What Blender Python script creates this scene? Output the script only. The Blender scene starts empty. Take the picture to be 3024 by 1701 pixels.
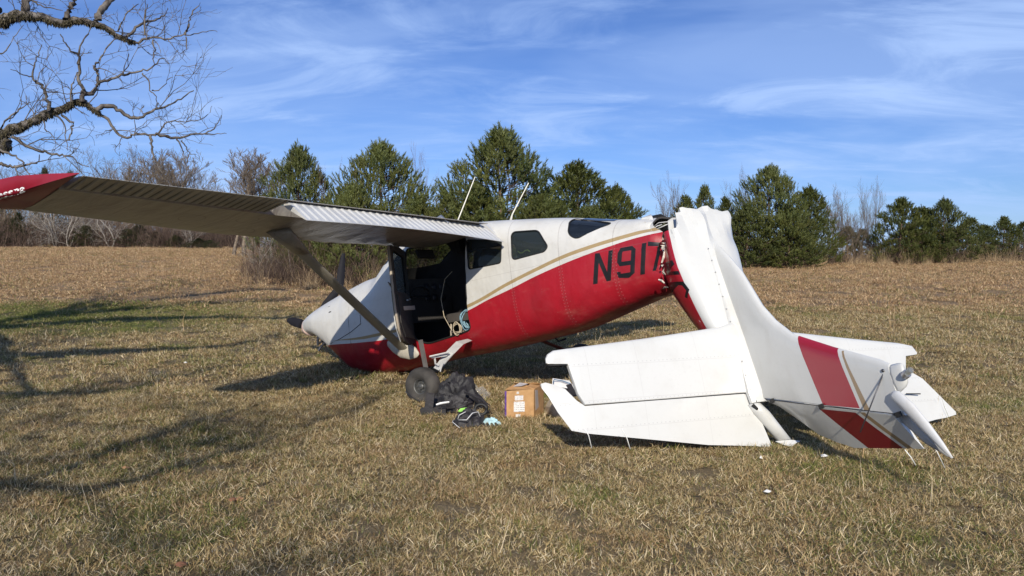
import bpy, bmesh, math, random
import numpy as np
from mathutils import Vector, Matrix, noise

S = bpy.context.scene
COL = S.collection
rad = math.radians

# ------------------------------------------------------------------ camera, sky, sun, exposure
cam_d = bpy.data.cameras.new('camera'); cam = bpy.data.objects.new('camera', cam_d); COL.objects.link(cam)
S.camera = cam
cam_d.sensor_width = 36.0; cam_d.lens = 26.19; cam_d.clip_start = 0.05; cam_d.clip_end = 4000
CAMZ = 1.65; PITCH = math.atan(80.5 / 2200.0)
cam.location = (0, 0, CAMZ); cam.rotation_euler = (math.pi / 2 - PITCH, 0, 0)

SUN_EL = 26.0; SUN_AZ = 3.0      # the sun stands behind the camera; degrees
W = bpy.data.worlds.new('World'); S.world = W; W.use_nodes = True
wn = W.node_tree.nodes; wl = W.node_tree.links; wn.clear()
wo = wn.new('ShaderNodeOutputWorld'); bg = wn.new('ShaderNodeBackground'); sky = wn.new('ShaderNodeTexSky')
sky.sky_type = 'NISHITA'; sky.sun_disc = False; sky.sun_elevation = rad(SUN_EL); sky.sun_rotation = rad(180 - SUN_AZ)
sky.altitude = 200; sky.air_density = 1.0; sky.dust_density = 0.25; sky.ozone_density = 2.6
bg.inputs['Strength'].default_value = 0.068
# thin cirrus, laid out on a high flat layer (direction / height)
tc = wn.new('ShaderNodeTexCoord'); sx = wn.new('ShaderNodeSeparateXYZ'); wl.new(tc.outputs['Generated'], sx.inputs[0])
def wm(op, a, b=None, c=None):
    n = wn.new('ShaderNodeMath'); n.operation = op
    for i, v in enumerate((a, b, c)):
        if v is None: continue
        if isinstance(v, (int, float)): n.inputs[i].default_value = v
        else: wl.new(v, n.inputs[i])
    return n.outputs[0]
zc = wm('ADD', wm('MAXIMUM', sx.outputs[2], 0.0), 0.16)
cx = wm('DIVIDE', sx.outputs[0], zc); cy = wm('DIVIDE', sx.outputs[1], zc)
cv = wn.new('ShaderNodeCombineXYZ'); wl.new(cx, cv.inputs[0]); wl.new(cy, cv.inputs[1])
def wnoise(scale, detail, sxyz, rot, loc=(0, 0, 0), dist=0.0, rough=0.55):
    m = wn.new('ShaderNodeMapping'); m.inputs['Scale'].default_value = sxyz; m.inputs['Rotation'].default_value = (0, 0, rad(rot))
    m.inputs['Location'].default_value = loc
    t = wn.new('ShaderNodeTexNoise'); t.inputs['Scale'].default_value = scale; t.inputs['Detail'].default_value = detail
    t.inputs['Roughness'].default_value = rough; t.inputs['Distortion'].default_value = dist
    wl.new(cv.outputs[0], m.inputs[0]); wl.new(m.outputs[0], t.inputs['Vector']); return t.outputs['Fac']
def wramp(f, a, b):
    r = wn.new('ShaderNodeMapRange'); r.interpolation_type = 'SMOOTHSTEP'
    r.inputs[1].default_value = a; r.inputs[2].default_value = b; wl.new(f, r.inputs[0]); return r.outputs[0]
veil = wramp(wnoise(0.55, 5, (1.0, 2.0, 1), 22, (3.1, 1.2, 0), 0.6), 0.34, 0.66)
streak = wramp(wnoise(1.25, 8, (0.9, 2.0, 1), 30, (7.3, 0.4, 0), 0.9, 0.62), 0.44, 0.72)
cl = wm('MINIMUM', wm('ADD', wm('MULTIPLY', veil, 0.38), wm('MULTIPLY', streak, 0.47)), 0.85)
hz = wm('POWER', wm('SUBTRACT', 1.0, wm('MINIMUM', wm('MAXIMUM', sx.outputs[2], 0.0), 1.0)), 8.0)
cl = wm('MINIMUM', wm('ADD', cl, wm('MULTIPLY', hz, 0.20)), 0.9)
mx = wn.new('ShaderNodeMix'); mx.data_type = 'RGBA'; wl.new(cl, mx.inputs[0]); wl.new(sky.outputs[0], mx.inputs[6])
mx.inputs[7].default_value = (9.0, 9.4, 9.4, 1)
tint = wn.new('ShaderNodeMix'); tint.data_type = 'RGBA'; tint.blend_type = 'MULTIPLY'; tint.inputs[0].default_value = 1.0
wl.new(mx.outputs[2], tint.inputs[6]); tint.inputs[7].default_value = (0.78, 1.05, 1.68, 1)
wl.new(tint.outputs[2], bg.inputs[0]); wl.new(bg.outputs[0], wo.inputs[0])

sun_d = bpy.data.lights.new('sun', 'SUN'); sun = bpy.data.objects.new('sun', sun_d); COL.objects.link(sun)
sun_d.energy = 5.0; sun_d.angle = rad(0.53); sun_d.color = (1.0, 0.925, 0.80)
sun.rotation_euler = (rad(90 - SUN_EL), 0, rad(-SUN_AZ)); sun.location = (0, -20, 20)
S.view_settings.view_transform = 'Standard'; S.view_settings.look = 'None'
S.cycles.diffuse_bounces = 2; S.cycles.max_bounces = 8; S.cycles.transparent_max_bounces = 24
S.view_settings.exposure = 0.0; S.view_settings.gamma = 1.0; S.view_settings.use_curve_mapping = False

# ------------------------------------------------------------------ helpers: measured sight lines
F0 = 2200.0
def ray(px, py):
    x = (px - 1512) / F0; z = -(py - 850.5) / F0
    return Vector((x, math.cos(PITCH) + z * math.sin(PITCH), -math.sin(PITCH) + z * math.cos(PITCH)))
CAMP = Vector((0, 0, CAMZ))
def pt(px, py, d): return CAMP + ray(px, py) * d
# frames: F = front of the airplane (x forward, y left, z up; origin at the foot of the rear door post on the left side)
RF = Matrix(((-0.75661, -0.64279, -0.11984), (0.63487, -0.76604, 0.10055), (-0.15643, 0.0, 0.98769)))
PF = Vector((-0.51955, 8.97386, 0.77104))
# T = torn off tail (x forward, y left, z up as on the flying airplane)
RT = Matrix(((-0.1392, -0.9444, 0.2979), (0.3885, -0.3288, -0.8608), (0.9109, -0.0041, 0.4127)))
PT = Vector((2.201, 6.658, 0.461))
def m4(R, P):
    m = R.to_4x4(); m.translation = P; return m
MF = m4(RF, PF); MT = m4(RT, PT); MW = Matrix.Identity(4)
def onp(M, px, py, ax, val):
    """where the sight line meets the plane (axis ax = val) of frame M, in that frame's coordinates"""
    Mi = M.inverted(); o = Mi @ CAMP; d = Mi.to_3x3() @ ray(px, py)
    t = (val - o[ax]) / d[ax]; return o + d * t

# ------------------------------------------------------------------ helpers: objects
WM = {}
def tag(o, label=None, cat=None, group=None, kind=None):
    if label: o['label'] = label
    if cat: o['category'] = cat
    if group: o['group'] = group
    if kind: o['kind'] = kind
    return o
def place(o, M, parent=None):
    if parent is not None:
        o.parent = parent; o.matrix_local = WM[parent.name].inverted() @ M
    else: o.matrix_world = M
    WM[o.name] = M.copy(); return o
def empty(name, loc, label, cat, group=None):
    o = bpy.data.objects.new(name, None); COL.objects.link(o); o.empty_display_size = 0.2
    o.location = loc; WM[o.name] = Matrix.Translation(loc); return tag(o, label, cat, group)
def mesh(name, V, Fc, mats, smooth=False, mi=None):
    me = bpy.data.meshes.new(name)
    me.from_pydata([tuple(v) for v in V], [], Fc)
    for m in (mats if isinstance(mats, (list, tuple)) else [mats]): me.materials.append(m)
    if mi is not None: me.polygons.foreach_set('material_index', mi)
    if smooth: me.polygons.foreach_set('use_smooth', [True] * len(me.polygons))
    me.update(); return me
def npmesh(name, V, T, mats, n=3, smooth=False, mi=None):
    me = bpy.data.meshes.new(name); V = np.asarray(V, np.float32); T = np.asarray(T, np.int32)
    me.vertices.add(len(V)); me.vertices.foreach_set('co', V.ravel())
    me.loops.add(T.size); me.loops.foreach_set('vertex_index', T.ravel())
    me.polygons.add(len(T)); me.polygons.foreach_set('loop_start', np.arange(0, T.size, n, dtype=np.int32))
    me.polygons.foreach_set('loop_total', np.full(len(T), n, np.int32))
    for m in (mats if isinstance(mats, (list, tuple)) else [mats]): me.materials.append(m)
    if mi is not None: me.polygons.foreach_set('material_index', mi)
    if smooth: me.polygons.foreach_set('use_smooth', np.ones(len(T), bool))
    me.update(); me.validate(); return me
def obj(name, me, M=None, parent=None):
    o = bpy.data.objects.new(name, me); COL.objects.link(o)
    return place(o, M if M is not None else (WM[parent.name] if parent else MW), parent)
class G:
    """collects shapes that become one mesh"""
    def __init__(s): s.V = []; s.F = []; s.m = []
    def add(s, V, F, mi=0):
        b = len(s.V); s.V += [Vector(v) for v in V]; s.F += [tuple(b + i for i in f) for f in F]; s.m += [mi] * len(F); return s
    def box(s, c, size, R=None, mi=0):
        V = []
        for x in (-1, 1):
            for y in (-1, 1):
                for z in (-1, 1):
                    p = Vector((x * size[0] / 2, y * size[1] / 2, z * size[2] / 2))
                    V.append((R @ p if R is not None else p) + Vector(c))
        return s.add(V, [(0, 1, 3, 2), (4, 6, 7, 5), (0, 4, 5, 1), (2, 3, 7, 6), (0, 2, 6, 4), (1, 5, 7, 3)], mi)
    def tube(s, P, r, n=6, mi=0, cap=True):
        P = [Vector(p) for p in P]; k = len(P); r = r if isinstance(r, (list, tuple)) else [r] * k
        V = []; F = []; up = None
        for i, p in enumerate(P):
            d = (P[min(i + 1, k - 1)] - P[max(i - 1, 0)]);
            if d.length < 1e-9: d = Vector((0, 0, 1))
            d.normalize()
            if up is None: up = Vector((0, 0, 1)) if abs(d.z) < .9 else Vector((1, 0, 0))
            a = d.cross(up)
            if a.length < 1e-4: a = d.cross(Vector((1, 0.3, 0)))
            a.normalize(); b = a.cross(d); up = b
            for j in range(n):
                t = 2 * math.pi * j / n; V.append(p + (a * math.cos(t) + b * math.sin(t)) * r[i])
        for i in range(k - 1):
            for j in range(n):
                F.append((i * n + j, i * n + (j + 1) % n, (i + 1) * n + (j + 1) % n, (i + 1) * n + j))
        if cap: F.append(tuple(range(n - 1, -1, -1))); F.append(tuple((k - 1) * n + j for j in range(n)))
        return s.add(V, F, mi)
    def rings(s, R, mi=0, cap=True, closed=True):
        n = len(R[0]); V = [p for r in R for p in r]; F = []
        for i in range(len(R) - 1):
            for j in range(n if closed else n - 1):
                F.append((i * n + j, i * n + (j + 1) % n, (i + 1) * n + (j + 1) % n, (i + 1) * n + j))
        if cap: F.append(tuple(range(n - 1, -1, -1))); F.append(tuple((len(R) - 1) * n + j for j in range(n)))
        return s.add(V, F, mi)
    def prism(s, poly, f, mi=0):
        """poly: list of 2D points; f(a,b,side) -> 3D for side 0 and 1"""
        n = len(poly); V = [f(a, b, 0) for a, b in poly] + [f(a, b, 1) for a, b in poly]
        F = [tuple(range(n)), tuple(range(2 * n - 1, n - 1, -1))] + [(i, n + i, n + (i + 1) % n, (i + 1) % n) for i in range(n)]
        return s.add(V, F, mi)
    def lathe(s, prof, M, n=24, mi=0):
        """profile (along, radius) about the local x axis"""
        R = [[M @ Vector((a, r * math.cos(2 * math.pi * j / n), r * math.sin(2 * math.pi * j / n))) for j in range(n)] for a, r in prof]
        return s.rings(R, mi, cap=False)
    def build(s, name, mats, M=None, parent=None, smooth=False, fix=True, sharp=None):
        me = mesh(name, s.V, s.F, mats, smooth, s.m)
        if fix:
            bm = bmesh.new(); bm.from_mesh(me); bmesh.ops.recalc_face_normals(bm, faces=bm.faces); bm.to_mesh(me); bm.free()
        if smooth and sharp:
            me.set_sharp_from_angle(angle=rad(sharp))
        return obj(name, me, M, parent)
AIR = [(0, 0), (.01, .25), (.05, .55), (.12, .8), (.28, 1.0), (.5, .86), (.75, .48), (1, .04), (1, -.04), (.75, -.34), (.5, -.62), (.28, -.8), (.12, -.68), (.05, -.46), (.01, -.22)]
def sect(LE, TE, up, th, prof=AIR):
    LE = Vector(LE); TE = Vector(TE); up = Vector(up)
    return [LE + (TE - LE) * c + up * (t * th / 2) for c, t in prof]
def cut(o, cutter):
    m = o.modifiers.new('b', 'BOOLEAN'); m.operation = 'DIFFERENCE'; m.solver = 'EXACT'; m.object = cutter; m.use_hole_tolerant = True
    dg = bpy.context.evaluated_depsgraph_get(); me = bpy.data.meshes.new_from_object(o.evaluated_get(dg))
    o.modifiers.clear(); old = o.data; o.data = me; me.name = old.name
    bpy.data.objects.remove(cutter); bpy.data.meshes.remove(old)

# ------------------------------------------------------------------ helpers: materials
MC = {}
class N:
    def __init__(s, name):
        s.m = bpy.data.materials.new(name); s.m.use_nodes = True; s.t = s.m.node_tree; s.n = s.t.nodes; s.l = s.t.links
        s.p = s.n['Principled BSDF']; s.out = s.n['Material Output']
    def new(s, t, **k):
        x = s.n.new(t)
        for a, b in k.items(): setattr(x, a, b)
        return x
    def put(s, sock, v):
        if isinstance(v, (int, float)): sock.default_value = v
        elif isinstance(v, (tuple, list)):
            sock.default_value = tuple(v) + ((1,) if len(v) == 3 and len(sock.default_value) == 4 else ())
        else: s.l.new(v, sock)
    def math(s, op, *a, clamp=False):
        x = s.new('ShaderNodeMath', operation=op, use_clamp=clamp)
        for i, v in enumerate(a): s.put(x.inputs[i], v)
        return x.outputs[0]
    def mix(s, f, a, b, mode='MIX'):
        x = s.new('ShaderNodeMix', data_type='RGBA', blend_type=mode); s.put(x.inputs[0], f); s.put(x.inputs[6], a); s.put(x.inputs[7], b); return x.outputs[2]
    def noise(s, scale, detail=4, rough=.55, vec=None, dist=0, sc=None):
        x = s.new('ShaderNodeTexNoise'); x.inputs['Scale'].default_value = scale; x.inputs['Detail'].default_value = detail
        x.inputs['Roughness'].default_value = rough; x.inputs['Distortion'].default_value = dist
        v = vec if vec is not None else s.obj()
        if sc:
            mp = s.new('ShaderNodeMapping'); mp.inputs['Scale'].default_value = sc; s.l.new(v, mp.inputs[0]); v = mp.outputs[0]
        s.l.new(v, x.inputs['Vector']); return x.outputs['Fac']
    def obj(s):
        if not hasattr(s, '_o'): s._o = s.new('ShaderNodeTexCoord').outputs['Object']
        return s._o
    def wpos(s):
        if not hasattr(s, '_w'): s._w = s.new('ShaderNodeNewGeometry').outputs['Position']
        return s._w
    def sep(s, v=None):
        x = s.new('ShaderNodeSeparateXYZ'); s.l.new(v if v is not None else s.obj(), x.inputs[0]); return x.outputs
    def rng(s, f, a, b, c=0., d=1., smooth=True):
        x = s.new('ShaderNodeMapRange', interpolation_type='SMOOTHSTEP' if smooth else 'LINEAR')
        s.put(x.inputs[0], f)
        for i, v in enumerate((a, b, c, d)): x.inputs[i + 1].default_value = v
        return x.outputs[0]
    def ramp(s, f, stops):
        x = s.new('ShaderNodeValToRGB'); e = x.color_ramp.elements
        while len(e) < len(stops): e.new(0.5)
        for i, (p, c) in enumerate(stops): e[i].position = p; e[i].color = tuple(c) + (1,)
        s.put(x.inputs[0], f); return x.outputs[0]
    def bump(s, h, strength=.2, dist=.01):
        x = s.new('ShaderNodeBump'); x.inputs['Strength'].default_value = strength; x.inputs['Distance'].default_value = dist
        s.put(x.inputs['Height'], h); s.l.new(x.outputs[0], s.p.inputs['Normal'])
    def polys(s, polys, a='x', b='z'):
        """1 inside any of the convex polygons drawn in two of the object's own coordinates"""
        o = s.sep(); ix = {'x': 0, 'y': 1, 'z': 2}
        c = s.new('ShaderNodeCombineXYZ'); s.l.new(o[ix[a]], c.inputs[0]); s.l.new(o[ix[b]], c.inputs[1]); c.inputs[2].default_value = 1
        best = None
        for P in polys:
            ar = sum(P[i][0] * P[(i + 1) % len(P)][1] - P[(i + 1) % len(P)][0] * P[i][1] for i in range(len(P)))
            sg = 1 if ar > 0 else -1; cur = None
            for i in range(len(P)):
                (x0, y0), (x1, y1) = P[i], P[(i + 1) % len(P)]; L = math.hypot(x1 - x0, y1 - y0)
                if L < 1e-6: continue
                nx, ny = -(y1 - y0) / L * sg, (x1 - x0) / L * sg
                d = s.new('ShaderNodeVectorMath', operation='DOT_PRODUCT'); s.l.new(c.outputs[0], d.inputs[0])
                d.inputs[1].default_value = (nx, ny, -(nx * x0 + ny * y0)); cur = d.outputs['Value'] if cur is None else s.math('MINIMUM', cur, d.outputs['Value'])
            best = cur if best is None else s.math('MAXIMUM', best, cur)
        return s.math('GREATER_THAN', best, 0.0)
    def curve(s, x, pts, x0, x1, y0, y1):
        c = s.new('ShaderNodeFloatCurve'); cv = c.mapping.curves[0]; c.mapping.use_clip = False
        u = s.math('DIVIDE', s.math('SUBTRACT', x, x0), x1 - x0)
        P = [((a - x0) / (x1 - x0), (b - y0) / (y1 - y0)) for a, b in sorted(pts)]
        while len(cv.points) < len(P): cv.points.new(.5, .5)
        for i, p in enumerate(P): cv.points[i].location = p
        c.mapping.update(); s.l.new(u, c.inputs['Value'])
        return s.math('ADD', s.math('MULTIPLY', c.outputs[0], y1 - y0), y0)
    def fin(s, col=None, rough=None, **k):
        if col is not None: s.put(s.p.inputs['Base Color'], col)
        if rough is not None: s.put(s.p.inputs['Roughness'], rough)
        for a, b in k.items(): s.put(s.p.inputs[a.replace('_', ' ')], b)
        return s.m
def simple(name, col, rough=.5, var=.12, scale=8, **k):
    if name in MC: return MC[name]
    n = N(name); f = n.noise(scale, 4)
    c = n.mix(n.rng(f, .3, .7), tuple(v * (1 - var) for v in col), tuple(min(1, v * (1 + var)) for v in col))
    MC[name] = n.fin(c, rough, **k); return MC[name]
WHITE = (.58, .57, .54); RED = (.34, .007, .017); GOLD = (.36, .25, .11); INK = (.006, .006, .007)
def dirt(n, col, amt=.10, scale=2.0):
    f = n.noise(scale, 6, .6, sc=(1, 1, 2.2)); g = n.noise(scale * 11, 3)
    c = n.mix(n.math('MULTIPLY', n.rng(f, .45, .75), amt * 2.2), col, (.30, .26, .20))
    return n.mix(n.math('MULTIPLY', n.rng(g, .55, .75), amt), c, (.22, .19, .15))
def seam(n, coord, vals, w=.0035):
    cur = None
    for v in vals:
        d = n.math('ABSOLUTE', n.math('SUBTRACT', coord, v)); m = n.math('LESS_THAN', d, w)
        cur = m if cur is None else n.math('MAXIMUM', cur, m)
    return cur
def white_paint(name='white_paint', seams=(), axis=0, zs=(), zaxis=2, bumps=.12, amt=.08, base=WHITE):
    n = N(name); o = n.sep(); c = dirt(n, base, amt)
    if seams: c = n.mix(n.math('MULTIPLY', seam(n, o[axis], seams), .5), c, (.12, .11, .10))
    if zs: c = n.mix(n.math('MULTIPLY', seam(n, o[zaxis], zs), .5), c, (.12, .11, .10))
    n.bump(n.noise(3.2, 3), bumps, .03)
    return n.fin(c, n.rng(n.noise(5, 4), .3, .7, .28, .5), Coat_Weight=.25, Coat_Roughness=.15)
M_white = white_paint()
M_flap = white_paint('flap_paint', bumps=.05, amt=.12, base=(.56, .555, .53))
M_black = simple('black_rubber', (.012, .012, .012), .6)
M_int = simple('cabin_lining', (.050, .046, .043), .85)
M_beige = simple('beige_trim', (.40, .34, .26), .6)
M_metal = simple('bare_aluminium', (.45, .45, .46), .38, Metallic=.8)
M_steel = simple('dark_steel', (.09, .09, .10), .45, Metallic=.7)
def glass(name, tint, alpha, rough=.02):
    n = N(name); n.fin(tint, rough, IOR=1.45); n.p.inputs['Specular IOR Level'].default_value = .6
    t = n.new('ShaderNodeBsdfTransparent'); t.inputs[0].default_value = (*[min(1, v * 2 + .35) for v in tint], 1)
    m = n.new('ShaderNodeMixShader'); m.inputs[0].default_value = alpha
    n.l.new(t.outputs[0], m.inputs[1]); n.l.new(n.p.outputs[0], m.inputs[2]); n.l.new(m.outputs[0], n.out.inputs[0]); return n.m
M_glass = glass('tinted_window', (.05, .065, .07), .42)
M_glassd = glass('dark_window', (.010, .013, .018), .93)
M_clear = glass('clear_plastic', (.55, .55, .54), .16, .08)
# ------------------------------------------------------------------ the ground
_ry = ([-40, 9, 12, 16, 22, 30, 40, 50, 80, 300], [0, 0, .06, .2, .5, .93, 1.52, 1.74, 1.80, 2.0])
_ly = ([-40, 9, 12, 22, 30, 40, 55, 66, 80, 120, 300], [0, 0, .06, .6, 1.1, 1.72, 2.42, 2.72, 2.6, 2.2, 2.2])
def sst(a, b, x):
    t = np.clip((x - a) / (b - a), 0, 1); return t * t * (3 - 2 * t)
def ground(x, y):
    x = np.asarray(x, float); y = np.asarray(y, float)
    k = sst(.12, .36, -x / np.maximum(y, 1.0))
    a = np.interp(y - 1.0, *_ry) * .5 + np.interp(y + 1.0, *_ry) * .5; b = np.interp(y - 1, *_ly) * .5 + np.interp(y + 1, *_ly) * .5
    z = a * (1 - k) + b * k
    z = z + (.016 * np.sin(x * 1.3 + .7 * y) * np.sin(y * 1.1 + 2) + .010 * np.sin(3.1 * x + 1) * np.cos(2.7 * y)) + .07 * np.sin(x * .23 + 1) * np.sin(y * .19) * sst(10, 25, y)
    z = z + .05 * np.exp(-(((x + 2.3) / 1.2) ** 2 + ((y - 10.6) / .8) ** 2))       # earth pushed up in front of the cowling
    return z
def gz(x, y): return float(ground(x, y))

def ground_colour(n):
    """the same patches of green, straw and rust colour the grass blades and the soil between them"""
    w = n.wpos(); o = n.sep(w)
    gnear = n.noise(.55, 4, .6, vec=w); gn = n.rng(gnear, .48, .66)
    # green strip of mown grass on the left, before the slope
    dx = n.math('DIVIDE', n.math('ADD', o[0], 11.5), 6.0); dy = n.math('DIVIDE', n.math('SUBTRACT', o[1], 17.0), 3.0)
    blob = n.rng(n.math('ADD', n.math('MULTIPLY', dx, dx), n.math('MULTIPLY', dy, dy)), .2, 1.5, 1., 0.)
    far = n.rng(o[1], 13., 26.)
    rust = n.math('MULTIPLY', far, n.rng(n.noise(.30, 4, .6, vec=w), .33, .62, .25, 1.))
    rust2 = n.rng(n.noise(1.3, 5, .65, vec=w, ), .46, .66, 0., .85)
    return gn, blob, far, rust, rust2
def soil():
    n = N('soil_and_thatch'); gn, blob, far, rust, rust2 = ground_colour(n); w = n.wpos()
    f = n.noise(38, 8, .72, vec=w); g = n.noise(5, 6, .65, vec=w)
    v = n.noise(14, 6, .75, vec=w, sc=(1.0, .45, 1))
    near = n.ramp(n.math('ADD', n.math('MULTIPLY', f, .6), n.math('MULTIPLY', g, .4)), [(.30, (.08, .055, .030)), (.48, (.20, .145, .075)), (.60, (.34, .25, .13)), (.75, (.50, .39, .22))])
    fc = n.ramp(n.math('ADD', n.math('MULTIPLY', v, .65), n.math('MULTIPLY', g, .35)), [(.34, (.14, .09, .048)), (.5, (.34, .22, .11)), (.62, (.48, .33, .18)), (.8, (.56, .42, .24))])
    c = n.mix(far, near, fc)
    c = n.mix(n.math('MULTIPLY', rust, .15), c, (.24, .125, .06))
    c = n.mix(n.math('MULTIPLY', gn, n.math('SUBTRACT', .30, n.math('MULTIPLY', far, .2))), c, (.07, .085, .025))
    c = n.mix(n.math('MULTIPLY', blob, .5), c, (.07, .10, .025))
    n.bump(n.math('ADD', n.math('MULTIPLY', f, .5), v), .9, .12)
    return n.fin(c, .95)
M_soil = soil()
ys = np.concatenate([np.arange(-30, -2, 2.), np.arange(-2, 14, .16), np.arange(14, 24, .3), np.arange(24, 72, .6), np.geomspace(70, 1500, 40)])
xh = np.concatenate([np.arange(0, 9, .18), np.arange(9, 18, .4), np.arange(18, 60, 1.0), np.geomspace(60, 1500, 36)])
xs = np.concatenate([-xh[:0:-1], xh])
XX, YY = np.meshgrid(xs, ys); ZZ = ground(XX, YY)
V = np.stack([XX, YY, ZZ], -1).reshape(-1, 3); nx_, ny_ = len(xs), len(ys)
idx = np.arange(nx_ * ny_).reshape(ny_, nx_)
T = np.stack([idx[:-1, :-1], idx[:-1, 1:], idx[1:, 1:], idx[1:, :-1]], -1).reshape(-1, 4)
tag(obj('ground', npmesh('ground', V, T, M_soil, 4, True)), 'dry tan field rising gently to the tree line', None, None, 'structure')

# ------------------------------------------------------------------ grass: blade clumps on point clouds
rng = np.random.default_rng(7)
def blades(n, R, l0, l1, w0, w1, lean0, lean1, spread=1.0, seg=2):
    """n bent tapering blades in a disc of radius R -> verts, tris, per-vertex shade"""
    r = R * np.sqrt(rng.random(n)) * spread; a = rng.random(n) * 2 * np.pi
    b = np.stack([r * np.cos(a), r * np.sin(a), np.full(n, -.008)], -1)
    L = l0 + (l1 - l0) * rng.random(n) ** 1.6; wd = w0 + (w1 - w0) * rng.random(n)
    az = rng.random(n) * 2 * np.pi; le = lean0 + (lean1 - lean0) * rng.random(n); bend = rng.normal(.35, .45, n)
    d0 = np.stack([np.cos(az) * np.sin(le), np.sin(az) * np.sin(le), np.cos(le)], -1)
    le2 = np.clip(le + bend, -1.6, 1.75); az2 = az + rng.normal(0, .5, n)
    d1 = np.stack([np.cos(az2) * np.sin(le2), np.sin(az2) * np.sin(le2), np.cos(le2)], -1)
    tw = rng.random(n) * 2 * np.pi; s = np.stack([np.cos(tw), np.sin(tw), rng.normal(0, .3, n)], -1)
    m = b + d0 * (L * .5)[:, None]; t = m + d1 * (L * .5)[:, None]; m[:, 2] = np.maximum(m[:, 2], .004); t[:, 2] = np.maximum(t[:, 2], .004)
    sw = s * wd[:, None] / 2
    V = np.stack([b - sw, b + sw, m + sw * .8, m - sw * .8, t], 1).reshape(-1, 3)
    k = (np.arange(n) * 5)[:, None]
    T = np.concatenate([k + np.array([0, 1, 2]), k + np.array([0, 2, 3]), k + np.array([3, 2, 4])], 0)
    sh = np.repeat(rng.random(n), 5); return V, T, sh
def shade_attr(me, sh):
    a = me.attributes.new('shade', 'FLOAT', 'POINT'); a.data.foreach_set('value', np.asarray(sh, np.float32))
def grass_mat(name, dry, green, green_amt, far=False):
    n = N(name); gn, blob, fr, rust, rust2 = ground_colour(n)
    at = n.new('ShaderNodeAttribute', attribute_name='shade', attribute_type='GEOMETRY').outputs['Fac']
    ri = n.new('ShaderNodeObjectInfo').outputs['Random']
    c = n.ramp(at, dry); g = n.ramp(n.math('FRACT', n.math('MULTIPLY', at, 7.13)), green)
    sel = n.math('FRACT', n.math('MULTIPLY', at, 13.7))
    amt = n.math('ADD', n.math('ADD', green_amt * .55, n.math('MULTIPLY', gn, green_amt * 1.7)), n.math('MULTIPLY', blob, .55))
    k = n.math('LESS_THAN', sel, amt)
    c = n.mix(n.math('MULTIPLY', n.math('MAXIMUM', n.math('MULTIPLY', rust, .45), rust2), .42), c, n.mix(at, (.24, .125, .06), (.58, .34, .18)))
    c = n.mix(k, c, g)
    c = n.mix(n.math('MULTIPLY', ri, .15), c, (.20, .15, .08))
    n.fin(c, .75); n.p.inputs['Specular IOR Level'].default_value = .2
    tr = n.new('ShaderNodeBsdfTranslucent'); n.put(tr.inputs[0], c); ms = n.new('ShaderNodeMixShader'); ms.inputs[0].default_value = .22
    n.l.new(n.p.outputs[0], ms.inputs[1]); n.l.new(tr.outputs[0], ms.inputs[2]); n.l.new(ms.outputs[0], n.out.inputs[0]); return n.m
DRY = [(0, (.075, .042, .020)), (.25, (.22, .145, .062)), (.52, (.47, .345, .160)), (.80, (.73, .57, .31)), (1, (.97, .84, .60))]
GRN = [(0, (.06, .085, .02)), (.6, (.15, .18, .045)), (1, (.34, .35, .09))]
M_grass = grass_mat('dry_grass_blades', DRY, GRN, .23)
M_field = grass_mat('field_grass_blades', [(0, (.14, .082, .040)), (.35, (.37, .235, .12)), (.75, (.61, .42, .23)), (1, (.85, .66, .42))], GRN, .10)
def scatter(name, label, src, P, rot, scl):
    """one object whose points each carry a copy of src"""
    me = bpy.data.meshes.new(name); me.vertices.add(len(P)); me.vertices.foreach_set('co', np.asarray(P, np.float32).ravel())
    a = me.attributes.new('rot', 'FLOAT_VECTOR', 'POINT'); a.data.foreach_set('vector', np.asarray(rot, np.float32).ravel())
    a = me.attributes.new('scl', 'FLOAT', 'POINT'); a.data.foreach_set('value', np.asarray(scl, np.float32))
    o = obj(name, me); tag(o, label, None, None, 'stuff')
    ng = bpy.data.node_groups.new('scatter_' + name, 'GeometryNodeTree')
    ng.interface.new_socket('Geometry', in_out='INPUT', socket_type='NodeSocketGeometry'); ng.interface.new_socket('Geometry', in_out='OUTPUT', socket_type='NodeSocketGeometry')
    nn = ng.nodes; gi = nn.new('NodeGroupInput'); go = nn.new('NodeGroupOutput'); ip = nn.new('GeometryNodeInstanceOnPoints'); oi = nn.new('GeometryNodeObjectInfo')
    oi.inputs['Object'].default_value = src; oi.inputs['As Instance'].default_value = True
    ra = nn.new('GeometryNodeInputNamedAttribute'); ra.data_type = 'FLOAT_VECTOR'; ra.inputs[0].default_value = 'rot'
    sa = nn.new('GeometryNodeInputNamedAttribute'); sa.data_type = 'FLOAT'; sa.inputs[0].default_value = 'scl'
    e2 = nn.new('FunctionNodeEulerToRotation'); L = ng.links
    L.new(gi.outputs[0], ip.inputs['Points']); L.new(oi.outputs['Geometry'], ip.inputs['Instance']); L.new(ra.outputs[0], e2.inputs[0]); L.new(e2.outputs[0], ip.inputs['Rotation'])
    L.new(sa.outputs[0], ip.inputs['Scale']); L.new(ip.outputs[0], go.inputs[0])
    md = o.modifiers.new('scatter', 'NODES'); md.node_group = ng; return o
def source(name, V, T, sh, mat):
    me = npmesh(name, V, T, mat); shade_attr(me, sh); return bpy.data.objects.new(name, me)
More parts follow.
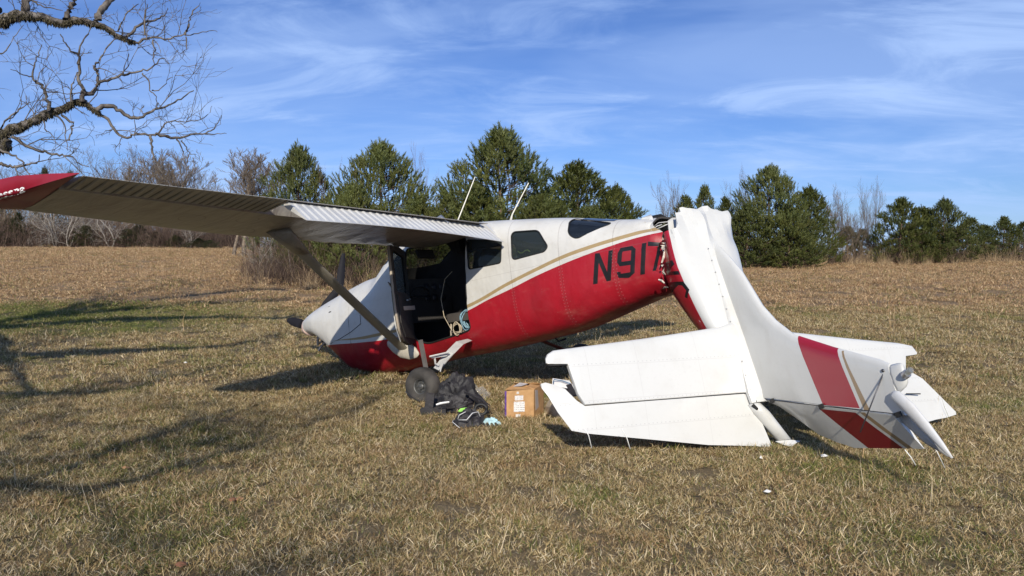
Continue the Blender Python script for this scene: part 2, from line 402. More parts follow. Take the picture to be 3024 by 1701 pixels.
def patch(n_per, cell_area, y0, y1, pad=1.05, xc=None, keep=None):
    """random points in the view wedge between two distances"""
    c = math.sqrt(cell_area / n_per); yy = np.arange(y0, y1, c); X_, Y_ = np.meshgrid(np.arange(-(.74 * y1 + 4), .74 * y1 + 4, c), yy); x = X_.ravel(); y = Y_.ravel()
    x = x + (rng.random(len(x)) - .5) * c * 1.15; y = y + (rng.random(len(y)) - .5) * c * 1.15; k = np.abs(x) < .72 * y + 3.2; x = x[k]; y = y[k]
    if keep is not None:
        k = keep(x, y); x = x[k]; y = y[k]
    return x, y
def blocked(x, y):
    """where a thing lies on the ground no tuft grows through it"""
    k = np.ones(len(x), bool)
    for cx_, cy_, rx, ry in NOGRASS: k &= ((x - cx_) / rx) ** 2 + ((y - cy_) / ry) ** 2 > 1
    return k
NOGRASS = [(.07, 8.02, .24, .2), (-.62, 8.12, .36, .25)]
def lay(name, label, mats_src, x, y, s0, s1, tilt=.12):
    n = len(x); z = ground(x, y); pick = rng.integers(0, len(mats_src), n)
    rot = np.stack([rng.normal(0, tilt, n), rng.normal(0, tilt, n), rng.random(n) * 6.283], -1); sc = s0 + (s1 - s0) * rng.random(n)
    P = np.stack([x, y, z], -1)
    for i, src in enumerate(mats_src):
        k = pick == i; scatter(name, label, src, P[k], rot[k], sc[k])
near_src = [source('tuft', *blades(560, .17, .02, .085, .0020, .0042, .45, 1.45), M_grass) for i in range(3)]
mid_src = [source('tuft', *blades(520, .30, .03, .10, .0035, .0075, .4, 1.4), M_grass) for i in range(2)]
far_src = [source('tuft', *blades(460, .55, .04, .13, .007, .015, .4, 1.35), M_field) for i in range(2)]
x, y = patch(3.0, .09, 1.5, 9.5, keep=blocked); lay('dry_grass', 'matted dry mown grass in the foreground', near_src, x, y, .85, 1.3)
x, y = patch(2.6, .28, 9.3, 20); lay('dry_grass', 'dry mown grass around and behind the airplane', mid_src, x, y, .75, 1.3)
x, y = patch(2.2, .95, 19, 48); lay('field_grass', 'rusty dry grass on the rising field', far_src, x, y, .7, 1.35)
x, y = patch(1.6, .95, 46, 70, keep=lambda x, y: -x / y > .1); lay('field_grass', 'rusty dry grass along the crest of the field', far_src, x, y, .9, 1.5)
# longer single stalks and green tufts
def stalks(n, R, l0, l1, w):
    V = []; T = []; sh = []
    for i in range(n):
        a = rng.random() * 6.28; r = R * rng.random() ** .5; L = l0 + (l1 - l0) * rng.random(); le = rng.normal(0, .22); az = rng.random() * 6.28
        b = np.array([r * math.cos(a), r * math.sin(a), 0]); d = np.array([math.cos(az) * math.sin(le), math.sin(az) * math.sin(le), math.cos(le)])
        tw = rng.random() * 6.28; s = np.array([math.cos(tw), math.sin(tw), 0]) * w / 2; k = len(V); m = b + d * L * .6; t = m + (d + np.array([rng.normal(0, .2), rng.normal(0, .2), -.05])) * L * .4
        V += [b - s, b + s, m + s * .7, m - s * .7, t]; T += [(k, k + 1, k + 2), (k, k + 2, k + 3), (k + 3, k + 2, k + 4)]; sh += [.55 + .45 * rng.random()] * 5
        if rng.random() < .5:   # a thin seed head
            for q in range(5):
                c = m + (t - m) * (.55 + .1 * q); e = c + np.array([rng.normal(0, .012), rng.normal(0, .012), .02]); k = len(V); V += [c - s, c + s, e]; T += [(k, k + 1, k + 2)]; sh += [.8] * 3
    return np.array(V), np.array(T), np.array(sh)
stalk_src = [source('stalk', *stalks(4, .10, .12, .34, .0028), M_grass) for i in range(2)]
x, y = patch(.7, .9, 3.2, 15, keep=blocked); lay('tall_grass_stalk', 'thin dry stalks standing above the mown grass', stalk_src, x, y, .6, 1.25)
fst = [source('stalk', *stalks(7, .5, .15, .45, .007), M_field)]
x, y = patch(1.1, 2.2, 14, 50, keep=lambda x, y: ((x > 1.2) | (y > 27)) | (rng.random(len(x)) < .2)); lay('tall_grass_stalk', 'pale stalks standing in the far field', fst, x, y, .6, 1.3)
M_green = grass_mat('green_tuft_blades', [(0, (.05, .07, .015)), (.5, (.10, .13, .03)), (1, (.30, .28, .08))], GRN, .6)
gsrc = [source('tuft', *blades(70, .07, .06, .17, .003, .006, .1, .9), M_green)]
x, y = patch(.9, 2.4, 3.2, 13, keep=blocked); lay('green_grass_tuft', 'small green tufts among the dry grass', gsrc, x, y, .6, 1.2)

# ------------------------------------------------------------------ vegetation
def needle_mat(name, a, b):
    n = N(name); at = n.new('ShaderNodeAttribute', attribute_name='shade', attribute_type='GEOMETRY').outputs['Fac']
    ri = n.new('ShaderNodeObjectInfo').outputs['Random']
    c = n.mix(at, a, b); c = n.mix(n.math('MULTIPLY', n.rng(n.noise(.7, 3), .4, .65), .5), c, (.16, .15, .035)); c = n.mix(n.math('MULTIPLY', ri, .3), c, tuple(v * .55 for v in a))
    n.fin(c, .5); n.p.inputs['Specular IOR Level'].default_value = .35
    tr = n.new('ShaderNodeBsdfTranslucent'); n.put(tr.inputs[0], c); ms = n.new('ShaderNodeMixShader'); ms.inputs[0].default_value = .22
    n.l.new(n.p.outputs[0], ms.inputs[1]); n.l.new(tr.outputs[0], ms.inputs[2]); n.l.new(ms.outputs[0], n.out.inputs[0]); return n.m
M_needle = needle_mat('pine_needles', (.040, .062, .018), (.185, .205, .055))
M_needled = needle_mat('dark_pine_needles', (.020, .032, .012), (.050, .066, .020))
def bark(name, a, b, sc=14):
    n = N(name); f = n.noise(sc, 6, .65, sc=(1, 1, .35)); n.bump(f, .6, .02); return n.fin(n.ramp(f, [(.35, a), (.65, b)]), .9)
M_bark = bark('pine_bark', (.07, .045, .03), (.20, .14, .10)); M_grey = bark('grey_bark', (.07, .052, .038), (.27, .215, .155), 9); M_pale = bark('pale_bark', (.20, .175, .15), (.46, .42, .36), 7)
M_limb = bark('lichened_bark', (.030, .022, .018), (.20, .175, .15), 14)
def tubes(paths, n=4):
    """paths: list of (points k x 3, radii k) -> one vertex/quad array"""
    VV = []; FF = []; base = 0
    for P, r in paths:
        P = np.asarray(P, float); k = len(P); d = np.gradient(P, axis=0); d /= np.linalg.norm(d, axis=1)[:, None] + 1e-9
        up = np.where(np.abs(d[:, 2:3]) < .9, [[0, 0, 1.]], [[1., 0, 0]]); a = np.cross(d, up); a /= np.linalg.norm(a, axis=1)[:, None] + 1e-9; b = np.cross(a, d)
        t = np.arange(n) * 2 * np.pi / n; ring = P[:, None] + (a[:, None] * np.cos(t)[None, :, None] + b[:, None] * np.sin(t)[None, :, None]) * np.asarray(r)[:, None, None]
        VV.append(ring.reshape(-1, 3)); i = np.arange((k - 1) * n).reshape(k - 1, n); j = np.roll(i, -1, 1)
        FF.append(np.stack([i, j, j + n, i + n], -1).reshape(-1, 4) + base); base += k * n
    return np.concatenate(VV), np.concatenate(FF)
def pine(seed, H, R, base=.06, nlobe=90, top=2.0, needles=26, lop=.12, mat=M_needle, per=13):
    """young pine: trunk, limbs and bottle-brush shoots of needles, gathered in clumps with gaps between"""
    g = np.random.default_rng(seed); tr = []; z = np.linspace(0, H * .95, 9)
    tr.append((np.stack([.03 * H * .3 * np.sin(z), .02 * H * .3 * np.cos(z * 1.3), z], -1), np.linspace(.016 * H + .01, .012, 9)))
    S_, D_, L_, C_ = [], [], [], []; ph = g.random(4) * 6.28
    def shoot(p, d, L, c): S_.append(p); D_.append(d / np.linalg.norm(d)); L_.append(L); C_.append(c)
    for i in range(nlobe):
        h = base + (1 - base) * ((i + g.random()) / nlobe) ** .95; az = i * 2.4 + g.normal(0, .35)
        rr = R * max(.04, 1 - h ** top) ** .8 * min(1, .80 + h / .25 * .2) * (1 + lop * math.sin(2 * az + ph[0] + 3 * h) + lop * math.sin(3 * az + ph[1] - 5 * h)) * (.84 + .28 * g.random())
        lr = (.36 + .22 * g.random()) * (1.15 - .45 * h) * (R / 2.4); rc = max(0, rr - lr * .55) * (1 if g.random() < .70 else .5); c = np.array([math.cos(az) * rc, math.sin(az) * rc, H * .89 * h + .15])
        k = 5; s = np.linspace(0, 1, k); P = np.stack([c[0] * s, c[1] * s, c[2] - .28 * rc + .28 * rc * s ** 1.6 - .1], -1); P[:, :2] += g.normal(0, .04, (k, 2)) * s[:, None]; P[:, 2] = np.maximum(P[:, 2], .1); tr.append((P, np.linspace(.028 * (1.2 - h), .012, k)))
        tone = g.random()
        for q in range(int(per * (1.2 - .45 * h))):
            v = g.normal(0, 1, 3); v /= np.linalg.norm(v); p = c + v * lr * np.array([1, 1, .6]) * (.35 + .6 * g.random()); out = np.array([math.cos(az), math.sin(az), 0])
            shoot(p, out * (.55 - .3 * h) + v * .45 + np.array([0, 0, .75 + .4 * h]) + g.normal(0, .12, 3), .26 + .20 * g.random(), tone * .6 + .4 * g.random())
    nl_ = int(16 + 9 * R)
    for q in range(nl_):      # leaders standing clear of the crown
        a = g.random() * 6.28; f = .9 * (q / nl_) ** .8; hh = max(0., 1 - f ** 1.25) ** (1 / top); p = np.array([math.cos(a) * R * f * .92, math.sin(a) * R * f * .92, H * (.88 * hh) + .05 + .15 * g.random()])
        shoot(p, np.array([math.cos(a) * .2 * f + g.normal(0, .08), math.sin(a) * .2 * f + g.normal(0, .08), 1]), .45 + .3 * g.random(), .6)
        for w in range(3): shoot(p + np.array([g.normal(0, .06), g.normal(0, .06), -.08 * w]), np.array([g.normal(0, .5), g.normal(0, .5), 1]), .28 + .14 * g.random(), .5)
    S_ = np.array(S_); S_[:, 2] = np.maximum(S_[:, 2], .15); D_ = np.array(D_); L = np.array(L_); C_ = np.array(C_); m = len(S_)
    e = np.cross(D_, np.array([.3, .5, .8])); e /= np.linalg.norm(e, axis=1)[:, None]; f = np.cross(D_, e)
    u = np.tile(np.linspace(.0, 1, needles), (m, 1)); t = g.random((m, needles)) * 6.283; nl = (.115 + .05 * g.random((m, needles)))
    b = S_[:, None] + D_[:, None] * (u * L[:, None])[..., None]
    rad_ = e[:, None] * np.cos(t)[..., None] + f[:, None] * np.sin(t)[..., None]; dd = D_[:, None] * .80 + rad_ * .58
    tip = b + dd * nl[..., None]; sd = np.cross(dd, rad_ + .3); sd /= np.linalg.norm(sd, axis=2)[..., None] + 1e-9; sd = sd * .016
    V = np.stack([b - sd, b + sd, tip], 2).reshape(-1, 3); T_ = np.arange(len(V)).reshape(-1, 3)
    sh = np.repeat(np.clip(C_[:, None] * .75 + g.random((m, needles)) * .25, 0, 1).reshape(-1), 3)
    cm = npmesh('crown', V, T_, mat); shade_attr(cm, sh); tv, tf = tubes(tr, 4); return cm, npmesh('trunk', tv, tf, M_bark, 4, True)
def branchy(seed, H, r0, spread=.5, levels=4, kids=(3, 5), lean=.0, twist=.18, up=.35, dens=1.0, rmin=.004, start=.25, mult=1):
    """leafless tree: trunk paths and all the finer wood"""
    g = np.random.default_rng(seed); tr, br = [], []
    def grow(p, d, L, r, lv):
        k = 6 if lv < 3 else 4; P = [p]; q = p.copy(); dd = d.copy()
        for i in range(k - 1):
            dd = dd + g.normal(0, twist * (.35 if lv == 0 and mult == 1 else 1), 3) + np.array([0, 0, up * .12]); dd /= np.linalg.norm(dd); q = q + dd * L / (k - 1); P.append(q)
        P = np.array(P); r1 = max(rmin * .7, r * .42); (tr if lv == 0 else br).append((P, np.linspace(r, r1, k)))
        if lv >= levels: return
        nk = int(g.integers(kids[0], kids[1] + 1) * (1.7 if lv == 0 else 1) * dens)
        for i in range(nk):
            u = (start if lv == 0 else .2) + (1 - (start if lv == 0 else .2)) * (i + g.random()) / nk; j = min(k - 1.001, u * (k - 1)); a = int(j); pp = P[a] + (P[a + 1] - P[a]) * (j - a)
            ax = P[a + 1] - P[a]; ax /= np.linalg.norm(ax); s = g.normal(0, 1, 3); s -= ax * s.dot(ax); s /= np.linalg.norm(s); an = spread * (.7 + .7 * g.random())
            nd = ax * math.cos(an) + s * math.sin(an); nd[2] += up * .25; nd /= np.linalg.norm(nd)
            grow(pp, nd, L * (.40 + .25 * g.random()) * (1.15 - .45 * u), max(rmin, (r + (r1 - r) * u) * .55), lv + 1)
    for i in range(mult):
        d = np.array([g.normal(lean, .10 + .12 * (mult > 1)), g.normal(0, .10 + .12 * (mult > 1)), 1]); grow(np.array([g.normal(0, .06), g.normal(0, .06), 0.]) * (mult > 1), d / np.linalg.norm(d), H * (.72 if mult == 1 else .75 + .2 * g.random()), r0, 0)
    return tr, br
def tree_at(name, part, cm, tm, x, y, label, cat, group=None, s=1., rz=None, sink=.05, sz=None):
    t = empty(name, (x, y, gz(x, y) - sink), label, cat, group); R = Matrix.Rotation(rz if rz is not None else random.random() * 6.28, 4, 'Z')
    M = Matrix.Translation((x, y, gz(x, y) - sink)) @ R @ Matrix.Diagonal((s, s, sz or s, 1))
    if tm: obj('trunk', tm, M, t)
    if cm: obj(part, cm, M, t)
    return t
def wx(px, y): return (px - 1512) / F0 * y
def hgt(py, y, x):      # height of a thing at distance y whose top shows at row py
    return CAMZ + (770 - py) / F0 * y - gz(x, y)
random.seed(5)
PM = [pine(11, 6.5, 2.3, .03, 150, 2.3), pine(23, 6.5, 2.6, .03, 185, 3.0), pine(31, 6.5, 2.1, .04, 135, 2.1, 26, .16), pine(47, 6.5, 1.5, .04, 80, 1.8), pine(59, 6.5, 2.5, .03, 180, 2.4, 26, .18)]
PR = [2.3, 2.6, 2.1, 1.5, 2.5]
def put_pine(px, y, top, halfw, k, label, rz=None, group=None):
    x = wx(px, y); H = hgt(top, y, x); s = max(halfw * 1.16, halfw + 12) / F0 * y / PR[k] * (1.18 if y > 35 else 1.05); sz = H / 6.5
    return tree_at('pine_tree', 'crown', *PM[k], x, y, label, 'pine tree', group, s=s, rz=rz, sz=sz, sink=.1)
GP = 'pines behind the airplane'; GR = 'pines along the far edge of the field on the right'
put_pine(886, 29, 413, 112, 0, 'leftmost big green pine above the wing, its top in separate upright shoots', .4, GP)
put_pine(1126, 28, 402, 142, 1, 'broad round-topped pine behind the wing flap, second big pine from the left', 2.1, GP)
put_pine(1478, 27.5, 357, 176, 4, 'tallest and widest pine, behind the cabin roof and the two antennas', 1.0, GP)
put_pine(1700, 28.5, 462, 150, 2, 'pine behind the rear window, just right of the tallest one', 3.0, GP)
put_pine(1815, 30, 534, 92, 0, 'low rounded pine at the right end of the grove, above the broken roof', 4.0, GP)
put_pine(1330, 31, 560, 90, 3, 'small pine filling the gap left of the tallest pine', 5.0, GP)
put_pine(1000, 32, 640, 80, 3, 'low dark pine filling the gap between the two left big pines', 2.5, GP)
put_pine(1600, 26, 560, 110, 1, 'low bushy pine in front of the tallest one, behind the cabin', 5.5, GP)
put_pine(1240, 26.5, 560, 105, 2, 'low bushy pine right behind the flap, left of the antennas', 1.5, GP)
put_pine(1050, 26, 525, 90, 0, 'low full pine between the two left big pines', 1.3, GP)
put_pine(1405, 26.5, 520, 95, 3, 'low pine before the left half of the tallest pine', 2.6, GP)
put_pine(915, 26.5, 590, 70, 4, 'low pine in front of the leftmost big pine', 3.6, GP)
put_pine(1740, 26.5, 590, 110, 4, 'low spreading pine over the rear cabin roof', .2, GP)
put_pine(2078, 40, 534, 34, 3, 'slim young pine rising straight above the torn end of the tail', 1.2, GR)
put_pine(2022, 42, 565, 40, 3, 'small pine left of the slim one, above the gap in the fuselage', 2.2, GR)
put_pine(2140, 41, 570, 30, 3, 'thin young pine just left of the big right-hand pine', 3.1, GR)
put_pine(2270, 38, 478, 96, 1, 'biggest pine on the right, behind the broken tail', .3, GR)
put_pine(2385, 39.5, 540, 70, 0, 'rounded pine leaning against the right side of the biggest right-hand pine', 4.2, GR)
put_pine(2330, 36.8, 600, 80, 4, 'low pine at the foot of the biggest right-hand pine', 2.2, GR)
put_pine(2690, 40.5, 660, 60, 4, 'low spreading pine at the left foot of the far right grove', .6, GR)
put_pine(2805, 40.8, 665, 60, 1, 'low bushy pine at the right foot of the far right grove', 1.7, GR)
put_pine(2205, 36.5, 590, 62, 2, 'lower pale green pine in front of the biggest right-hand pine', 1.9, GR)
put_pine(2500, 44, 660, 34, 3, 'little pine half hidden in brown brush, right of the big pair', .8, GR)
put_pine(2545, 45, 668, 26, 3, 'smallest pine, in the brush left of the far right grove', 3.8, GR)
put_pine(2658, 40, 573, 62, 2, 'many-topped pine at the left of the far right grove', 2.8, GR)
put_pine(2722, 41, 600, 55, 3, 'pine with a narrow double top in the middle of the far right grove', 2.4, GR)
put_pine(2785, 40, 576, 60, 0, 'pine with a thin spike at its top in the far right grove', 5.2, GR)
put_pine(2860, 41, 632, 45, 3, 'lower pine sloping down from the far right grove', 1.1, GR)
put_pine(2905, 45, 655, 34, 3, 'short pine between the far right grove and the last dark pine', 2.9, GR)
put_pine(2962, 41, 630, 44, 2, 'dark pine near the right edge of the picture', 4.6, GR)
put_pine(3022, 43, 645, 34, 0, 'pine cut off by the right edge of the picture', 3.3, GR)

def wood_mesh(tr, br, m1, m2, n1=6, n2=3):
    a = tubes(tr, n1); b = tubes(br, n2) if br else None
    return (npmesh('branches', b[0], b[1], m2, 4) if b else None), npmesh('trunk', a[0], a[1], m1, 4, True)
BT = [wood_mesh(*branchy(100 + i, 9, .09, .52, 4, (4, 5), up=.55, start=.2, rmin=.006), M_grey, M_grey) for i in range(5)]
M_red = bark('reddish_twigs', (.09, .05, .04), (.24, .15, .12), 9)
BF = [wood_mesh(*branchy(200 + i, 9, .075, .42, 3, (4, 6), up=.7, start=.3, rmin=.006), M_pale, M_red) for i in range(3)]
BN = [wood_mesh(*branchy(220 + i, 9, .12, .40, 4, (5, 6), up=.8, start=.30, rmin=.009), M_grey, M_grey) for i in range(3)]
BW = [wood_mesh(*branchy(140 + i, 9, .12, .72, 4, (4, 5), up=.15, twist=.26, start=.08, mult=3, rmin=.008), M_pale, M_pale) for i in range(2)]
BS = [wood_mesh(*branchy(170 + i, 5, .045, .42, 3, (5, 7), up=.7, start=.1, mult=4, rmin=.005), M_grey, M_grey) for i in range(3)]
def put_bare(lib, k, px, y, top, label, group=None, H=9.0, name='bare_tree', cat='tree', wide=1.0):
    x = wx(px, y); s = hgt(top, y, x) / H; t = tree_at(name, 'branches', *lib[k], x, y, label, cat, group, s=s * wide, sz=s, rz=random.random() * 6.28); return t
# the wood beyond the crest on the left
for i in range(34):
    px = -60 + i * 20.5 + random.uniform(-12, 12); y = random.uniform(68, 88)
    put_bare(BT, i % 5, px, y, random.uniform(455, 560), 'leafless grey tree in the wood beyond the left crest', 'leafless trees of the wood on the left', wide=1.25)
for k, (px, top) in enumerate([(530, 462), (575, 470), (492, 480), (720, 455), (690, 480), (385, 505), (440, 500), (745, 470)]):
    put_bare(BN, k % 3, px, 76 if px < 650 else 45, top - 8, 'tall bare tree fanning out above the wing, ' + ['fourth', 'fifth', 'third', 'seventh', 'sixth', 'first', 'second', 'eighth'][k] + ' of their row from the left', 'tall bare trees showing above the wing', wide=1.5)
for px, top, l in [(165, 640, 'pale many-stemmed bare tree under the wing near its tip'), (205, 650, 'pale forked bare tree right of the first one under the wing'), (330, 665, 'white-limbed crooked tree under the middle of the wing'), (560, 690, 'thick pale trunk at the end of the wood, by the yellow bush')]:
    put_bare(BW, int(px) % 2, px, 66, top - 60, l, wide=1.0)
dk = pine(71, 9, 2.4, .14, 80, 1.8, 20, .3, M_needled, 16); PMd = dk
for px, top, y, hw, l in [(60, 620, 67, 44, 'dark evergreen at the crest left of the pale forked tree'), (255, 660, 66, 40, 'dark evergreen beside the pale trees below the wing tip'), (380, 670, 66.5, 42, 'dark spreading evergreen below the middle of the wing'), (465, 680, 67, 46, 'dark evergreen right of the white-limbed tree'), (620, 705, 63, 36, 'last low evergreen of the left wood, before the field corner'), (140, 480, 80, 50, 'round dark pine crown showing above the wing tip'), (215, 490, 82, 40, 'second dark pine crown above the wing, next to the round one'), (30, 640, 70, 60, 'dark evergreen at the left edge under the wing tip'), (10, 560, 74, 40, 'tall dark evergreen at the left edge of the picture'), (110, 690, 69, 50, 'low dark evergreen under the wing tip'), (270, 655, 76, 30, 'dark evergreen between bare trunks under the wing'), (415, 650, 68, 42, 'dark evergreen under the middle of the wing'), (520, 690, 66, 40, 'low green evergreen near the end of the wood'), (590, 700, 64, 44, 'yellow-green bush at the end of the wood')]:
    x = wx(px, y); s = hw / F0 * y / 2.4; tree_at('evergreen_tree', 'crown', *PMd, x, y, l, 'evergreen tree', None, s=s, sz=hgt(top, y, x) / 9)
# bare trees at the foot of the grove and between the pines
put_bare(BW, 0, 770, 27.2, 690, 'pale-trunked bare tree standing free at the left foot of the grove', wide=.8)
put_bare(BW, 1, 1180, 26.5, 720, 'pale forked bare tree behind the nose, under the grove', wide=.8)
for px, y, top, k, l, wd in [(768, 27.5, 640, 0, 'bare tree with a pale trunk at the left foot of the grove', 1.5), (752, 28.5, 650, 1, 'thin bare tree beside the pale trunk left of the grove', 1.3), (800, 30, 475, 2, 'reddish bare tree behind the strut, left of the first pine', .9), (960, 27, 470, 3, 'slender pale tree in front of the second pine', .4), (1064, 26, 480, 4, 'thin straight pale stem before the round-topped pine', .45), (1250, 30, 425, 0, 'thin bare tree with a few hanging leaves between two pines', .8), (1010, 33, 470, 1, 'grey bare tree in the gap right of the first pine', .9)]:
    put_bare(BF, k % 3, px, y, top, l, wide=wd * .62)
for i, px in enumerate([860, 905, 940, 1015, 1045, 1110, 1160]):
    put_bare(BF, i % 3, px, 25.5 + (i % 3) * .6, 690, 'thin pale stem at the foot of the grove under the wing', 'thin stems at the foot of the grove', wide=.7)
for i, (px, top, l) in enumerate([(1985, 555, 'thin reddish sapling above the broken fuselage'), (2190, 560, 'thin bare sapling left of the biggest right-hand pine'), (2580, 580, 'tall bare sapling left of the far right grove'), (2478, 640, 'brown bare shrub beside the right-hand pines'), (2440, 600, 'dense brown bare shrub leaning out from the right-hand pines'), (2520, 640, 'bare shrub between the two right-hand groves'), (2560, 700, 'low fan of grey stems at the edge of the field'), (2990, 700, 'brown shrub near the right edge')]):
    put_bare(BS, i % 3, px, 42.5 if top < 600 else 41.5, top, l, None, 5.0, 'bare_shrub', 'shrub', .55 if top < 600 else 1.0)
# undergrowth: brush and tall straw along the foot of the trees
def brush_src(name, n, R, H, cols, w):
    V, T_, sh = [], [], []; g = np.random.default_rng(len(name) + n)
    for i in range(n):
        a = g.random() * 6.28; r = R * g.random() ** .5; p = np.array([r * math.cos(a), r * math.sin(a), 0.]); L = H * (.4 + .6 * g.random()); d = np.array([g.normal(0, .3), g.normal(0, .3), 1.]); c = g.random()
        for s_ in range(4):
            q = p + d * L / 4; tw = g.random() * 6.28; s = np.array([math.cos(tw), math.sin(tw), 0]) * w * (1 - s_ * .2) / 2; k = len(V); V += [p - s, p + s, q + s * .8, q - s * .8]; T_ += [(k, k + 1, k + 2), (k, k + 2, k + 3)]; sh += [c] * 4
            if s_ > 0:
                for b_ in range(2):
                    e = q + np.array([g.normal(0, .22), g.normal(0, .22), g.normal(.08, .12)]) * H * .45; k = len(V); V += [q - s * .5, q + s * .5, e]; T_ += [(k, k + 1, k + 2)]; sh += [c * .8] * 3
            p = q; d = d + g.normal(0, .5, 3)
    m = N(name); at = m.new('ShaderNodeAttribute', attribute_name='shade', attribute_type='GEOMETRY').outputs['Fac']; m.fin(m.ramp(at, cols), .85)
    return source(name, np.array(V), np.array(T_), np.array(sh), m.m)
brs = brush_src('brush_twigs', 90, .6, 1.1, [(0, (.03, .02, .015)), (.5, (.085, .05, .036)), (.9, (.16, .11, .08)), (1, (.32, .25, .18))], .010)
brt = brush_src('tall_straw', 60, .35, 1.1, [(0, (.30, .20, .10)), (1, (.62, .47, .28))], .010)
def band(px0, px1, y0, y1, n):
    px = px0 + (px1 - px0) * rng.random(n); y = y0 + (y1 - y0) * rng.random(n); return (px - 1512) / F0 * y, y
def bandlay(name, label, src, px0, px1, y0, y1, n, s0, s1):
    x, y = band(px0, px1, y0, y1, n); scatter(name, label, src, np.stack([x, y, ground(x, y)], -1), np.stack([x * 0, x * 0, rng.random(n) * 6.28], -1), s0 + (s1 - s0) * rng.random(n))
bandlay('undergrowth', 'brown brambles at the foot of the pine grove', brs, 740, 1990, 24.8, 30, 420, .5, 1.15)
bandlay('undergrowth', 'brown brambles along the far edge of the field', brs, 1980, 3080, 39.2, 43, 420, .35, .8)
bandlay('undergrowth', 'dark brush below the wood on the left', brs, -80, 700, 66, 74, 520, .8, 2.4)
bandlay('tall_straw', 'pale tall straw along the far edge of the field', brt, 2130, 3080, 38.2, 39.8, 80, .3, .8)
bandlay('tall_straw', 'pale tall straw before the pine grove', brt, 720, 1500, 24, 26, 40, .4, .8)
# distant wood that closes the view behind everything
dw = npmesh('x', *(lambda a: (a[0], a[1]))(tubes(sum([branchy(300 + i, 11, .14, .5, 3, (5, 6), up=.5, start=.15, rmin=.02)[0] + branchy(300 + i, 11, .14, .5, 3, (5, 6), up=.5, start=.15, rmin=.02)[1] for i in range(1)], []), 3)), M_grey, 4)
dsrc = bpy.data.objects.new('far_tree', dw)
x, y = band(-200, 1700, 95, 135, 170); k = rng.random(170); scatter('far_woodland', 'grey leafless woodland far behind the field', dsrc, np.stack([x, y, ground(x, y) - 4.5], -1), np.stack([x * 0, x * 0, k * 6.28], -1), .85 + .45 * k)
# ------------------------------------------------------------------ the broken airplane
PLANE = empty('airplane', (-0.6, 9.2, 0.0), 'white and red single-engine airplane, its back broken and its tail folded down onto the grass', 'airplane')
def hermite(xs, ys, x):
    xs = np.asarray(xs, float); ys = np.asarray(ys, float); m = np.gradient(ys, xs); i = np.clip(np.searchsorted(xs, x) - 1, 0, len(xs) - 2)
    h = xs[i + 1] - xs[i]; t = np.clip((x - xs[i]) / h, 0, 1)
    return (2 * t**3 - 3 * t**2 + 1) * ys[i] + (t**3 - 2 * t**2 + t) * h * m[i] + (-2 * t**3 + 3 * t**2) * ys[i + 1] + (t**3 - t**2) * h * m[i + 1]
TOPX = [-2.85, -2.45, -1.9, -1.45, -.75, 0, .6, 1.1, 1.45, 1.85, 2.3, 3.15, 3.65, 4.02]; TOPZ = [.90, .955, 1.05, 1.155, 1.272, 1.375, 1.42, 1.40, 1.25, 1.03, .97, .80, .67, .56]
BOTX = [-2.85, -2.45, -1.9, -1.28, -.72, .07, .7, 1.7, 2.3, 2.7, 3.05, 3.3, 3.6, 4.02]; BOTZ = [.235, .150, .02, -.125, -.19, -.265, -.30, -.40, -.42, -.33, -.08, .10, .26, .32]
WX = [-2.85, -2.2, -1.6, -1, 0, 1.4, 2.0, 2.6, 3.1, 3.5, 3.8, 4.02]; WZ = [.335, .42, .49, .53, .56, .56, .545, .50, .44, .37, .28, .19]
CY = -.56
def fus(x):
    zt = hermite(TOPX, TOPZ, x); zb = hermite(BOTX, BOTZ, x); w = hermite(WX, WZ, x)
    ct = float(np.interp(x, [-2.8, -1.8, -.6, 1.2, 1.9, 3, 4], [2.5, 3.0, 4.6, 4.6, 2.6, 2.4, 2.3])); cb = float(np.interp(x, [-2.8, -1.5, 0, 1.5, 3, 4], [3.3, 3.3, 3.2, 2.9, 2.5, 2.3]))
    return zt, zb, w, ct, cb
def fsec(x, n=56, inset=0.):
    zt, zb, w, ct, cb = fus(x); zc = (zt + zb) / 2; h = (zt - zb) / 2 - inset; w -= inset; R = []
    for j in range(n):
        t = 2 * math.pi * j / n; c, s = math.cos(t), math.sin(t); e = ct if s >= 0 else cb
        R.append(Vector((x, CY + w * math.copysign(abs(c) ** (2 / e), c), zc + h * math.copysign(abs(s) ** (2 / e), s))))
    return R
def fside(x, z, off=0., left=True):
    zt, zb, w, ct, cb = fus(x); zc = (zt + zb) / 2; h = (zt - zb) / 2; u = min(.999, abs(z - zc) / h); e = ct if z > zc else cb
    y = w * (1 - u ** e) ** (1 / e) + off; return Vector((x, CY + (y if left else -y), z))
GT = [(2.9, .150), (2.658, .155), (2.14, .150), (1.67, .166), (1.0, .205), (.007, .343), (-.707, .535), (-1.146, .643), (-1.53, .727), (-1.818, .77), (-2.082, .801), (-2.463, .836), (-2.9, .87)]
RTp = [(3.2, .10), (2.94, .100), (2.153, .073), (1.564, .066), (1.0, .10), (-.007, .274), (-.354, .364), (-.713, .445), (-1.132, .55), (-1.515, .629), (-1.805, .681), (-2.039, .718), (-2.287, .751), (-2.485, .766), (-2.9, .80)]
